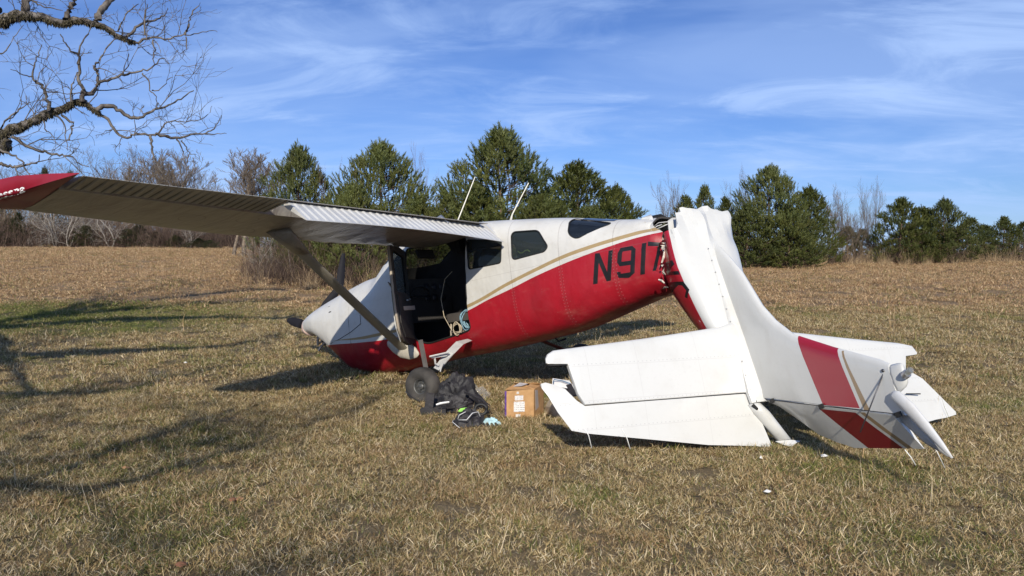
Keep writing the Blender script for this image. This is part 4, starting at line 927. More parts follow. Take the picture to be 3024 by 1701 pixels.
g.tube([Mi @ pt(1308, 1068, 8.6), Mi @ pt(1303, 1085, 8.6), Mi @ pt(1300, 1098, 8.58)], .007, 5); g.tube([Mi @ pt(1284, 1058, 8.66), Mi @ pt(1286, 1074, 8.66), Mi @ pt(1296, 1080, 8.66)], .012, 5); g.build('torn_gear_fairing', M_flap, MF, PLANE)
g = G(); g.box(Mi @ pt(1250, 1048, 8.80), (.05, .03, .36), Matrix.Rotation(.12, 3, 'Y')); g.build('boarding_step', simple('step_grey', (.12, .11, .10), .6), MF, PLANE)
g = G(); p0 = Mi @ pt(1585, 1000, 9.6); p1 = Mi @ (rw + Vector((-.04, -.05, .05))); R = []
for t in (0, .5, 1): c = p0.lerp(p1, t); R.append([c + Vector((.06, 0, .0)), c + Vector((0, .02, .02)), c + Vector((-.06, 0, 0)), c + Vector((0, -.02, -.02))])
g.rings(R); tag(g.build('gear_leg', simple('gear_red', (.10, .01, .012), .5), MF, PLANE, True), 'right gear leg seen under the belly')
g = G(); u = lambda px, py: Mi @ pt(px, py, 8.95)
g.tube([u(1590, 1003), u(1640, 990), u(1727, 971)], .016, 6); g.tube([u(1690, 968), u(1694, 982)], .008, 5); g.tube([u(1634, 992), u(1650, 1008), u(1672, 1000)], [.010, .012, .016], 6); g.tube([u(1804, 926), u(1809, 941)], .010, 6); g.build('belly_antenna', M_black, MF, PLANE, True)
for a, b_ in (((.368 - .02, 1.40), (-.085, 1.941)), ((-.56, 1.30), (-.913, 1.675))):
    g = G(); g.tube([(a[0] + .0, -.35, a[1] - .03), (a[0] - .05, -.35, a[1] + .06), (b_[0], -.35, b_[1])], [.020, .0085, .0048], 6); g.build('antenna', simple('antenna_white', (.75, .72, .62), .5), MF, PLANE, True)
# torn fairing where the flap meets the roof
g = G(); P = [onp(MF, x_, y_, 1, -.02) for x_, y_ in ((1360, 668), (1400, 655), (1432, 662), (1460, 690), (1470, 706), (1440, 690), (1400, 680))]; 
g.rings([P, [p + Vector((0, -.05, .0)) for p in P]]); g.build('root_fairing', M_flap, MF, PLANE)

# ------------------------------------------------------------------ the folded tail
M_wt = white_paint('tail_paint', seams=(), bumps=.10, amt=.10, base=(.575, .575, .55))
UST, NST = (0, 0, 1), (0, 1, 0)
def panel(name, secs, mat, up=(0, 0, 1), parent=PLANE, label=None, prof=AIR, sharp=35, flex=None):
    g = G(); R = []
    for LE, TE, th in secs: R.append(sect(LE, TE, up, th, prof))
    if flex: R = [[flex(p) for p in r] for r in R]
    g.rings(R); o = g.build(name, mat, MT, parent, True, sharp=sharp)
    if label: tag(o, label)
    return o
BLUNT = [(0, 0), (.01, .3), (.04, .6), (.12, .9), (.3, 1.0), (.7, .8), (.99, .62), (1, .5), (1, -.5), (.99, -.62), (.7, -.8), (.3, -1), (.12, -.9), (.04, -.6), (.01, -.3)]
WEDGE = [(0, .92), (.004, 1.), (.05, 1.), (.5, .6), (1, .06), (1, -.06), (.5, -.6), (.05, -1.), (.004, -1.), (0, -.92)]
def stab_paint():
    n = N('stabilizer_paint'); o = n.sep(); c = dirt(n, (.59, .59, .565), .06, 3.0)
    c = n.mix(n.math('MULTIPLY', n.math('MAXIMUM', seam(n, o[0], (-.20, .035, .33), .0025), seam(n, n.math('ABSOLUTE', o[1]), (.55, 1.15, 1.62), .002)), .22), c, (.3, .28, .26)); rv = n.math('MULTIPLY', n.math('LESS_THAN', n.math('ABSOLUTE', n.math('SUBTRACT', n.math('FRACT', n.math('DIVIDE', o[1], .04)), .5)), .14), seam(n, o[0], (.022, .345, -.188), .004)); c = n.mix(n.math('MULTIPLY', rv, .4), c, (.3, .3, .3)); n.bump(n.noise(2.2, 3), .12, .03)
    return n.fin(c, .36, Coat_Weight=.25, Coat_Roughness=.15)
M_stab = stab_paint()
SL = panel('stabilizer', [((.66, .10, .04), (.0, .08, .04), .085), ((.63, .26, .01), (.006, .24, .01), .085), ((.56, 1.0, 0), (.006, 1.0, 0), .08), ((.505, 1.68, 0), (.006, 1.70, 0), .07), ((.50, 1.74, 0), (.10, 1.745, 0), .068), ((.495, 1.785, 0), (.36, 1.79, 0), .065), ((.485, 1.90, 0), (.365, 1.90, 0), .06), ((.455, 1.955, 0), (.372, 1.96, 0), .05), ((.42, 1.975, 0), (.38, 1.975, 0), .02)], M_stab, prof=BLUNT, label='left half of the stabilizer, facing the camera')
g = G(); g.box((.353, 1.88, 0.0), (.006, .17, .035)); g.build('notch_shadow_strip', M_black, MT, SL)  # black strip standing in for the shadow in the notch
EL = panel('elevator', [((-.02, .10, .0), (-.50, -.04, -.03), .06), ((-.003, .16, .0), (-.46, .12, -.03), .06), ((-.003, .6, .0), (-.41, .6, -.03), .055), ((-.003, 1.2, .0), (-.31, 1.2, -.02), .05), ((-.003, 1.70, -.01), (-.225, 1.70, -.02), .045), ((.05, 1.76, -.02), (-.215, 1.74, -.02), .045), ((.16, 1.84, -.035), (-.19, 1.84, -.02), .042), ((.20, 1.93, -.035), (-.03, 1.93, -.03), .04), ((.222, 2.0, -.035), (.11, 1.99, -.035), .038), ((.215, 2.04, -.035), (.18, 2.035, -.035), .03)], M_stab, prof=WEDGE, label='left elevator with its edge resting on the grass')
SR = panel('stabilizer', [((.66, -.10, .04), (.0, -.08, .04), .085), ((.58, -.4, 0), (.006, -.4, 0), .085), ((.47, -1.2, 0), (.006, -1.2, 0), .08), ((.40, -1.78, 0), (.006, -1.72, 0), .06), ((.385, -1.84, 0), (.255, -1.83, 0), .055), ((.36, -1.95, 0), (.262, -1.94, 0), .045), ((.29, -1.995, 0), (.27, -1.99, 0), .02)], M_stab, prof=BLUNT, label='right half of the stabilizer, behind the fin')
ER = panel('elevator', [((-.003, -.12, 0), (-.08, -.10, -.02), .06), ((-.003, -.5, 0), (-.20, -.5, -.02), .06), ((-.003, -.9, 0), (-.42, -.9, -.02), .055), ((-.003, -1.5, 0), (-.43, -1.5, -.02), .05), ((.0, -1.72, 0), (-.41, -1.74, -.02), .045), ((.09, -1.84, -.01), (-.40, -1.86, -.02), .042), ((.02, -1.95, -.01), (-.385, -1.97, -.02), .04), ((-.17, -2.10, -.01), (-.375, -2.12, -.02), .036), ((-.33, -2.24, -.015), (-.355, -2.25, -.02), .02)], M_stab, prof=WEDGE, label='right elevator whose tip points down to the grass')
def fin_paint():
    n = N('fin_paint'); c = dirt(n, (.59, .59, .565), .06, 3.0)
    A = (.31, .69); B = (.09, 1.06)
    up = lambda px, py: (lambda v: (v.x, v.z))(onp(MT, px, py, 1, .03))
    dn = lambda px, py: (lambda v: (v.x, v.z))(onp(MT, px, py, 1, -.03))
    c = n.mix(n.polys([[up(2349, 986), up(2464, 1018), up(2537, 1206), up(2429, 1196)]]), c, (.32, .010, .026)); c = n.mix(n.polys([[dn(2432, 1206), dn(2541, 1217), dn(2640, 1340), dn(2538, 1340)]]), c, (.21, .007, .017))  # stripe on the rudder painted a darker red, as shade from its tilt
    c = n.mix(n.polys([[up(2482, 1036), up(2487, 1036), up(2567, 1212), up(2550, 1212)], [dn(2554, 1216), dn(2570, 1217), dn(2668, 1340), dn(2650, 1340)]]), c, (.30, .21, .12))
    n.bump(n.noise(2.0, 3), .15, .04); return n.fin(c, .30, Coat_Weight=.35, Coat_Roughness=.12)
M_fin = fin_paint()
finz = [-.12, .02, .12, .24, .38, .50, .67, 1.06, 1.45, 1.53]; finx = [1.60, 1.45, 1.30, 1.09, .71, .52, .33, .09, -.13, -.19]
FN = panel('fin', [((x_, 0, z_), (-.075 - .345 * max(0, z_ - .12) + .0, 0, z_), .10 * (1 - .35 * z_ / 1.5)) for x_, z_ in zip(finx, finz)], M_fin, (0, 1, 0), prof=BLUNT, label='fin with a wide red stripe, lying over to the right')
rz = [(.13, -.10, -.17), (.18, -.11, -.24), (.28, -.14, -.33), (.45, -.20, -.48), (.62, -.26, -.575), (.80, -.32, -.66), (1.15, -.44, -.73), (1.44, -.54, -.79)]
def rut(z_, x_):   # trailing edge swings away from the camera
    return Vector((x_, -.15, z_))
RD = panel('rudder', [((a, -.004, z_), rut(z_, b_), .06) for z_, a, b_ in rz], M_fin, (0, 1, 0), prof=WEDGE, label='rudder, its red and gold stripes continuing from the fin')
g = G(); g.tube([onp(MT, 2262, 1180, 1, .030), onp(MT, 2652, 1223, 1, .024)], .0035, 5); g.tube([Vector((-.001, -1.72, .036)), Vector((-.001, -.3, .040))], .0035, 5); g.tube([onp(MT, 2676, 1163, 2, .04), onp(MT, 2718, 1163, 2, .05)], .006, 5); g.build('hinge_gap', M_black, MT, RD)
g = G()
for px, py in ((2280, 1184), (2425, 1200), (2653, 1224)): g.box(onp(MT, px, py, 1, .034), (.035, .012, .05))
g.build('rudder_hinge', M_black, MT, RD)
g = G(); R = []   # fin tip fairing
for z_, k in ((1.53, 1), (1.55, .98), (1.59, .84), (1.62, .6), (1.635, .25)):
    R.append(sect((-.20 - .03 * (1 - k), 0, z_), (-.40 + .10 * (1 - k), 0, z_), (0, 1, 0), .05 * k + .01, [(0, 0), (.08, .6), (.3, 1), (.7, 1), (.95, .6), (1, 0), (.95, -.6), (.7, -1), (.3, -1), (.08, -.6)]))
g.rings(R); g.build('fin_tip', M_wt, MT, FN, True)
g = G(); R = []   # long rudder tip fairing
for px, py, w, h in ((2637, 1158, .020, .012), (2645, 1166, .042, .022), (2685, 1205, .046, .024), (2735, 1262, .038, .020), (2778, 1312, .024, .014), (2812, 1353, .008, .006)):
    c = onp(MT, px, py, 1, .05 if px < 2700 else .02); R.append([c + Vector((.35 * w * math.cos(q), h * math.sin(q), w * math.cos(q))) for q in np.linspace(0, 6.283, 15)[:-1]])
g.rings(R); g.build('rudder_tip', white_paint('rudder_tip_paint', base=(.60, .60, .59)), MT, RD, True)
g = G(); R = []
for px, py, w, h in ((2620, 1195, .03, .01), (2655, 1218, .05, .01), (2700, 1262, .04, .01), (2745, 1305, .035, .01), (2800, 1348, .005, .005)):
    c = onp(MT, px, py, 1, -.03); R.append([c + Vector((.2 * w * math.cos(q), h * math.sin(q), w * math.cos(q))) for q in np.linspace(0, 6.283, 11)[:-1]])
g.rings(R); g.build('rudder_tip_skirt', simple('grey_plastic', (.35, .35, .34), .6), MT, RD, True)
c = onp(MT, 2676, 1105, 1, .03); d = (onp(MT, 2688, 1094, 1, .03) - c).normalized(); Mb = Matrix.Translation(c) @ d.to_track_quat('X', 'Z').to_matrix().to_4x4()
g = G(); g.lathe([(-.02, .001), (-.02, .028), (.012, .030), (.014, .001)], Mb, 18); BC = g.build('beacon_base', M_metal, MT, FN, True, sharp=40)
g = G(); g.lathe([(.014, .026), (.050, .024), (.062, .015), (.066, .001)], Mb, 18); g.build('beacon_lens', glass('lens', (.5, .5, .5), .25, .03), MT, BC, True)
g = G(); g.lathe([(.014, .018), (.046, .018), (.047, .001)], Mb, 12); g.build('beacon_bulb', simple('bulb_metal', (.25, .27, .2), .3, .3, 60, Metallic=.9), MT, BC)
g = G(); a = onp(MT, 2612, 1094, 1, .02); b_ = onp(MT, 2540, 1277, 1, .16); g.tube([a, b_], .005, 5); g.tube([a - Vector((0, .02, 0)), a + Vector((0, .02, 0))], .012, 6); g.build('whip_antenna', M_steel, MT, FN, True)

# tail cone
TCX = [1.93, 1.80, 1.60, 1.20, .65, .0, -.10]; TL_ = [.46, .46, .43, .36, .235, .115, .10]; TTOP = [-.10, -.08, -.06, -.02, .03, .075, .075]; TBOT = [-.66, -.66, -.63, -.55, -.36, -.17, -.14]
def tsec(x, n=72):
    w = np.interp(x, TCX[::-1], TL_[::-1]); zt = np.interp(x, TCX[::-1], TTOP[::-1]); zb = np.interp(x, TCX[::-1], TBOT[::-1]); R = []
    zc = zt - (zt - zb) * .35
    for j in range(n):
        t = 2 * math.pi * j / n; c, s = math.cos(t), math.sin(t); h = (zt - zc) if s > 0 else (zc - zb); R.append(Vector((x, .03 * x + w * math.copysign(abs(c) ** .78, c), zc + h * math.copysign(abs(s) ** .85, s))))
    return R
def tail_paint(letters):
    n = N('tail_cone_paint'); o = n.sep()
    TN = letters; TC_ = []
    c = dirt(n, (.575, .575, .55), .05, 2.0); red = n.math('MULTIPLY', n.math('LESS_THAN', o[2], n.math('MULTIPLY_ADD', o[0], -.035, -.085)), n.math('GREATER_THAN', o[1], .0)); c = n.mix(red, c, (.32, .009, .019))
    c = n.mix(n.math('MULTIPLY', n.polys(TN + TC_), n.math('GREATER_THAN', o[1], 0.)), c, INK)
    n.bump(n.noise(1.6, 2, dist=.6), .35, .06); return n.fin(c, .32, Coat_Weight=.3, Coat_Roughness=.12)
R = []; xs_t = [1.93, 1.89, 1.85, 1.80] + list(np.arange(1.75, -.04, -.05)) + [-.10]
for i, x in enumerate(xs_t):
    r = tsec(x); cr = max(0, 1 - (1.98 - x) / .5); Q = []
    for p in r:
        q = p.copy(); cen = Vector((x, .03 * x, -.3)); dd = (p - cen).normalized(); q += dd * (.050 * cr * (2 * abs(((p.y * 3.6 + (x - 1.2) * 1.6) % 1) - .5) - .5) + .016 * min(1, cr + .25) * (2 * abs(((p.y * 2.7 - x * .9 + .3) % 1) - .5) - .5)); q += dd * .6 * (noise.noise(Vector((p.x * 4, p.y * 7, p.z * 6))) * .09 * cr + (abs(noise.noise(Vector((p.x * 1.3 + 4, p.y * 6, p.z * 3)))) - .25) * .10 * min(1, cr * 1.6 + .12) + noise.noise(Vector((p.x * 1.6, p.y * 9 + 3, 1))) * .02)
        if i == 0: q.x += (-.08 if p.y > .27 else 0) + .05 * noise.noise(Vector((p.y * 8, p.z * 5, 2))) + .006 * math.sin(p.y * 60) - (.28 if (p.y > .34 and p.z < -.02) else 0)
        elif i < 5 and p.y > .34 and p.z < -.02: q.x -= .28 * (1 - i / 5.)
        if i == 0: q.x += .03 * math.exp(-((p.y - .20) / .09) ** 2) * (p.z > -.3) 
        if q.y > 0: q.y *= float(np.interp(x, [.3, .7, 1.3, 1.6], [1, 1.08, 1.08, 1]))
        if q.y > 0: q.y *= 1 - (1 - float(np.interp(x, [1.15, 1.5, 1.95], [1, .86, .66]))) * max(0., min(1., (-.12 - p.z) / .16))
        Q.append(q)
    R.append(Q)
g = G(); g.rings(R, 0, False); n0 = len(g.V); g.rings([[Vector((p.x, .03 * p.x + (p.y - .03 * p.x) * .965, -.3 + (p.z + .3) * .965)) for p in r] for r in R], 1, False)
k = 72; 
for j in range(k): g.F.append((j, (j + 1) % k, n0 + (j + 1) % k, n0 + j)); g.m.append(1)
g.F.append(tuple((len(R) - 1) * k + j for j in range(k))); g.m.append(0)
TCN = g.build('tail_cone', [M_wt, M_int], MT, PLANE, True, fix=False, sharp=13)
def tl_(P, s, ox, oy):
    out = []
    for a, b_ in P: v = MT.inverted() @ skin(ox + a / s, oy + b_ / s, TCN, 0); out.append((v.x, v.z))
    return out
_L = [tl_(P, 5.571, 1860, 600) for P in ([(560, 985), (700, 938), (735, 1005), (575, 1045)], [(650, 1000), (735, 1005), (625, 1200), (540, 1195)], [(535, 1215), (800, 1115), (825, 1175), (545, 1258)])] + [tl_(P, 3.6233, 1800, 560) for P in ([(640, 1060), (715, 985), (740, 1020), (680, 1095)], [(715, 985), (790, 983), (780, 1025), (735, 1022)], [(790, 983), (855, 1070), (820, 1080), (775, 1025)], [(855, 1070), (835, 1165), (805, 1150), (820, 1080)])]
TCN.data.materials[0] = tail_paint(_L)
g = G(); P_ = [skin(*p, TCN, .004) for p in ((2057, 950), (2064, 946), (2086, 972), (2080, 975))]; g.rings([P_, [p + Vector((.0, .01, 0)) for p in P_]]); g.build('data_plate', simple('plate_white', (.6, .6, .56), .5, .5, 90), MW, TCN)
# raised dorsal strip with screws, tail end cap
g = G(); R = []
for x, w, h in ((1.66, .02, .0), (1.5, .045, .025), (1.0, .08, .045), (.5, .11, .058), (.0, .13, .06), (-.10, .12, .04)):
    zt = np.interp(x, TCX[::-1], TTOP[::-1]); R.append([Vector((x, .02 + w * c_ + .02 * x, zt - .012 + h * s_)) for c_, s_ in ((1, -.3), (.96, .35), (.55, .85), (0, 1), (-.55, .9), (-1, .4), (-1, -.3))])
g.rings(R); DS = g.build('dorsal_fairing', M_wt, MT, PLANE, True, sharp=50)
g = G()
for x in np.arange(.02, 1.5, .13):
    for sd in (1, -1):
        w = np.interp(x, [0, .5, 1.0, 1.5], [.13, .11, .08, .045]); h = np.interp(x, [0, .5, 1.0, 1.5], [.06, .058, .045, .025]); zt = np.interp(x, TCX[::-1], TTOP[::-1])
        g.box((x, .02 + .02 * x + sd * w * .86, zt - .008 + h * .5), (.010, .008, .010))
g.build('screw', M_metal, MT, DS)
g = G(); a = onp(MT, 2232, 1192, 2, .06); b_ = onp(MT, 2322, 1298, 2, .02); R = []
for t, w, h in ((0, .06, .06), (.25, .075, .07), (.6, .07, .06), (1, .065, .05)):
    c = a.lerp(b_, t); R.append([c + Vector((0, w * math.cos(q), h * math.sin(q) - .03)) for q in np.linspace(0, 6.283, 17)[:-1]])
g.rings(R); tag(g.build('tail_end_fairing', M_wt, MT, PLANE, True), 'cracked white end piece of the tail')
g = G(); P = [onp(MT, *p, 2, .0) for p in ((2290, 1303), (2330, 1298), (2364, 1302), (2345, 1312), (2340, 1320), (2328, 1318), (2310, 1312))]; g.rings([P, [p - Vector((0, 0, .012)) for p in P]]); g.build('torn_skin_shard', M_wt, MT, PLANE)
g = G()
for s in range(9):
    a = onp(MT, 2226 + random.uniform(-6, 34), 1172 + random.uniform(-4, 30), 2, .045 + .03 * random.random()); g.box(a, (.05 + .04 * random.random(), .04, .02), Matrix.Rotation(random.random() * 3, 3, 'Z') @ Matrix.Rotation(random.random(), 3, 'X'))
P = [onp(MT, *p, 2, -.02) for p in ((2245, 1203), (2268, 1200), (2276, 1218), (2266, 1238), (2258, 1228))]; g.rings([P, [p - Vector((0, 0, .05)) for p in P]]); g.build('hinge_wreckage', M_black, MT, PLANE)

# crumpled skin that still joins cabin and tail: red side, white roof edge, black torn lining, cables
def sheet(name, rows, mat, amp=.03, seed=0, parent=PLANE, sub=5, M=MW, th=.006, label=None):
    """rows of world points (px,py,depth) -> folded skin with thickness"""
    A = np.array([[tuple(pt(*p)) for p in r] for r in rows]); ni, nj = A.shape[:2]; I = (ni - 1) * sub + 1; J = (nj - 1) * sub + 1; V = []
    for i in range(I):
        for j in range(J):
            a, b_ = min(ni - 2, i // sub), min(nj - 2, j // sub); u, v = i / sub - a, j / sub - b_
            p = A[a, b_] * (1 - u) * (1 - v) + A[a + 1, b_] * u * (1 - v) + A[a, b_ + 1] * (1 - u) * v + A[a + 1, b_ + 1] * u * v
            edge = min(1, 2.5 * min(i, I - 1 - i, j, J - 1 - j) / sub + .25); k = noise.noise(Vector(p) * 7 + Vector((seed, 0, 0))) + .5 * abs(noise.noise(Vector(p) * 15 + Vector((seed, 5, 0))))
            V.append(M.inverted() @ (Vector(p) + Vector((.3, -1, .2)) * (k * amp * edge)))
    Fc = [(i * J + j, (i + 1) * J + j, (i + 1) * J + j + 1, i * J + j + 1) for i in range(I - 1) for j in range(J - 1)]
    o = obj(name, mesh(name, V, Fc, mat, True), M, parent); md = o.modifiers.new('t', 'SOLIDIFY'); md.thickness = th; md.offset = 0; o.data.set_sharp_from_angle(angle=rad(25)); return tag(o, label)
sheet('crumpled_skin', [[(1905, 692, 7.90), (1935, 697, 7.78), (1964, 706, 7.66), (1962, 725, 7.66)], [(1904, 740, 7.84), (1925, 745, 7.68), (1948, 748, 7.60), (1958, 760, 7.58)], [(1904, 790, 7.78), (1922, 795, 7.60), (1945, 800, 7.55), (1957, 800, 7.54)], [(1908, 840, 7.74), (1940, 838, 7.62), (1962, 832, 7.52), (1964, 838, 7.50)], [(1930, 862, 7.80), (1950, 856, 7.66), (1968, 852, 7.50), (1968, 862, 7.50)]], M_fus, .045, 3, M=MF, label='crumpled red skin with the torn figure 7')
sheet('torn_skin_edge', [[(1894, 644, 7.95), (1922, 634, 7.92), (1930, 650, 7.88)], [(1885, 668, 7.92), (1922, 660, 7.84), (1930, 672, 7.78)], [(1880, 690, 7.86), (1908, 684, 7.76), (1924, 680, 7.70)]], M_wt, .03, 9)
sheet('torn_lining', [[(1918, 638, 8.1), (1950, 632, 7.95), (1975, 645, 7.85), (2008, 644, 7.75)], [(1920, 652, 8.1), (1950, 655, 8.0), (1978, 655, 7.9), (2005, 655, 7.8)], [(1926, 670, 8.05), (1955, 680, 8.0), (1975, 690, 7.9), (1992, 700, 7.8)]], M_black, .04, 1)
sheet('torn_lining', [[(1928, 668, 7.98), (1950, 668, 7.9), (1974, 664, 7.75)], [(1932, 685, 7.92), (1952, 700, 7.85), (1972, 700, 7.7)], [(1950, 700, 7.85), (1960, 712, 7.8), (1968, 715, 7.66)]], M_black, .05, 2)
for P_ in ([(1953, 731, 7.44), (1962, 743, 7.40), (1966, 752, 7.40)], [(1962, 745, 7.40), (1960, 760, 7.38), (1954, 776, 7.40)], [(1945, 826, 7.4), (1955, 829, 7.36), (1962, 836, 7.36)]):
    g = G(); g.tube([pt(*p) for p in P_], [.008, .012, .007], 5); g.build('bare_metal_tear', simple('torn_cream', (.62, .56, .48), .7, .3, 30), MW, PLANE)
g = G()
for P_ in ([(1927, 672, 7.8), (1945, 658, 7.75), (1972, 655, 7.7)], [(1928, 680, 7.75), (1950, 672, 7.7), (1972, 662, 7.66)], [(1930, 676, 7.7), (1940, 668, 7.7), (1955, 663, 7.7)], [(1932, 683, 7.7), (1945, 695, 7.66), (1958, 706, 7.62)]): g.tube([pt(*p) for p in P_], .005, 5)
g.build('control_cable', simple('cable_grey', (.5, .5, .5), .5), MW, PLANE, True)
g = G(); rs = random.Random(3)
for k in range(26):      # small torn flaps and bits of bare metal along both edges of the break
    px, py, d = ((1912 + rs.uniform(-8, 8), rs.uniform(650, 700), 7.85) if k % 3 == 0 else (1958 + rs.uniform(-7, 7), rs.uniform(700, 860), 7.42) if k % 3 == 1 else (rs.uniform(2004, 2140), 640 + rs.uniform(-6, 6), 7.6))
    a = pt(px, py, d - .05); V_ = [a + Vector((rs.uniform(-.03, .03), rs.uniform(-.03, .03), rs.uniform(-.035, .035))) for _ in range(4)]; g.rings([V_, [v + Vector((.002, .004, .002)) for v in V_]])
g.build('torn_metal_flap', simple('torn_cream', (.62, .56, .48), .7, .3, 30), MW, PLANE)
g = G()
for k in range(5):       # bent stringers showing in the gap
    a = pt(1925, 655 + 9 * k, 8.0); b_ = pt(1990, 660 + 12 * k, 7.7); m_ = (a + b_) / 2 + Vector((rs.uniform(-.05, .05), .05, rs.uniform(-.06, .03))); g.tube([a, m_, b_], .008, 4)
g.build('bent_stringer', simple('primer_green', (.20, .22, .14), .6), MW, PLANE)
# bent up roof edge of the tail, with jagged lip
sheet('torn_tail_lip', [[(1972, 652, 7.50), (1985, 643, 7.52), (2003, 642, 7.54)], [(1975, 690, 7.42), (1985, 700, 7.40), (2004, 700, 7.40)], [(1985, 730, 7.36), (1996, 740, 7.33), (2012, 750, 7.32)]], M_wt, .02, 6, sub=4)
# static wicks
g = G()
for P_ in ([(1728, 1268), (1738, 1285), (1747, 1322)], [(1836, 1265), (1850, 1290), (1861, 1326)], [(2672, 1328), (2690, 1350), (2704, 1374)], [(2736, 1300), (2765, 1330), (2790, 1382)]): g.tube([pt(*p, 5.9 if p[0] < 2000 else 5.45) for p in P_], .004, 4)
g.build('static_wick', simple('wick_white', (.8, .8, .75), .6), MW, PLANE, True)
# ------------------------------------------------------------------ the bare tree whose limbs reach in from the left
ZS = 2.587
def tr_(P, d0, d1):
    n = len(P); return [pt(x / ZS, y / ZS, (d0 + (d1 - d0) * i / (n - 1)) * (1 + .24 * max(0., min(1., x / 1650)) ** 1.2)) for i, (x, y) in enumerate(P)]
TREE = empty('bare_tree', (-11.6, 7.3, gz(-11.6, 7.3) - .1), 'big leafless tree whose crooked limbs reach in from the upper left', 'tree')
rt = np.random.default_rng(4)
def curvy(P, sub=4, amp=.02):
    """smooth and roughen a traced limb"""
    P = np.array([tuple(p) for p in P]); n = len(P); t = np.linspace(0, n - 1, (n - 1) * sub + 1); Q = []
    for u in t:
        i = int(min(n - 2, u)); f = u - i; p0 = P[max(0, i - 1)]; p1 = P[i]; p2 = P[i + 1]; p3 = P[min(n - 1, i + 2)]
        Q.append(.5 * ((2 * p1) + (-p0 + p2) * f + (2 * p0 - 5 * p1 + 4 * p2 - p3) * f * f + (-p0 + 3 * p1 - 3 * p2 + p3) * f ** 3))
    Q = np.array(Q); Q[1:-1] += rt.normal(0, amp, Q[1:-1].shape) * .5; return Q
limbs = []   # (points, r0, r1, twig density)
edgeA = pt(-40, 60, 8.6); edgeB = pt(-30, 445, 7.7)
A = [Vector((-11.6, 7.4, 3.9)), Vector((-10.2, 7.9, 4.35)), Vector((-8.2, 8.3, 4.5)), edgeA] + tr_([(0, 150), (100, 120), (170, 110), (320, 130), (480, 175), (560, 150), (700, 170), (820, 220), (950, 290), (1050, 330), (1100, 300), (1180, 290), (1280, 300), (1380, 265), (1480, 265), (1600, 235), (1660, 245)], 8.6, 7.6)
limbs.append((A, [(0, .28), (2, .19), (3, .062), (8, .038), (10, .030), (13, .015), (20, .003)], 0, 1.0))
B = [Vector((-11.6, 7.4, 1.9)), Vector((-10.0, 7.5, 2.25)), Vector((-7.6, 7.6, 2.45)), edgeB] + tr_([(0, 1060), (60, 1000), (160, 960), (270, 910), (380, 860), (470, 830), (540, 790), (620, 770), (680, 800), (740, 850), (820, 910), (880, 1000), (930, 1040), (990, 1050), (1040, 1020), (1160, 1040), (1220, 1010), (1260, 950), (1340, 920), (1420, 930), (1560, 900), (1620, 810)], 7.7, 6.9)
limbs.append((B, [(0, .24), (2, .17), (3, .056), (7, .036), (10, .025), (12, .018), (17, .012), (21, .008), (25, .003)], 0, 1.0))
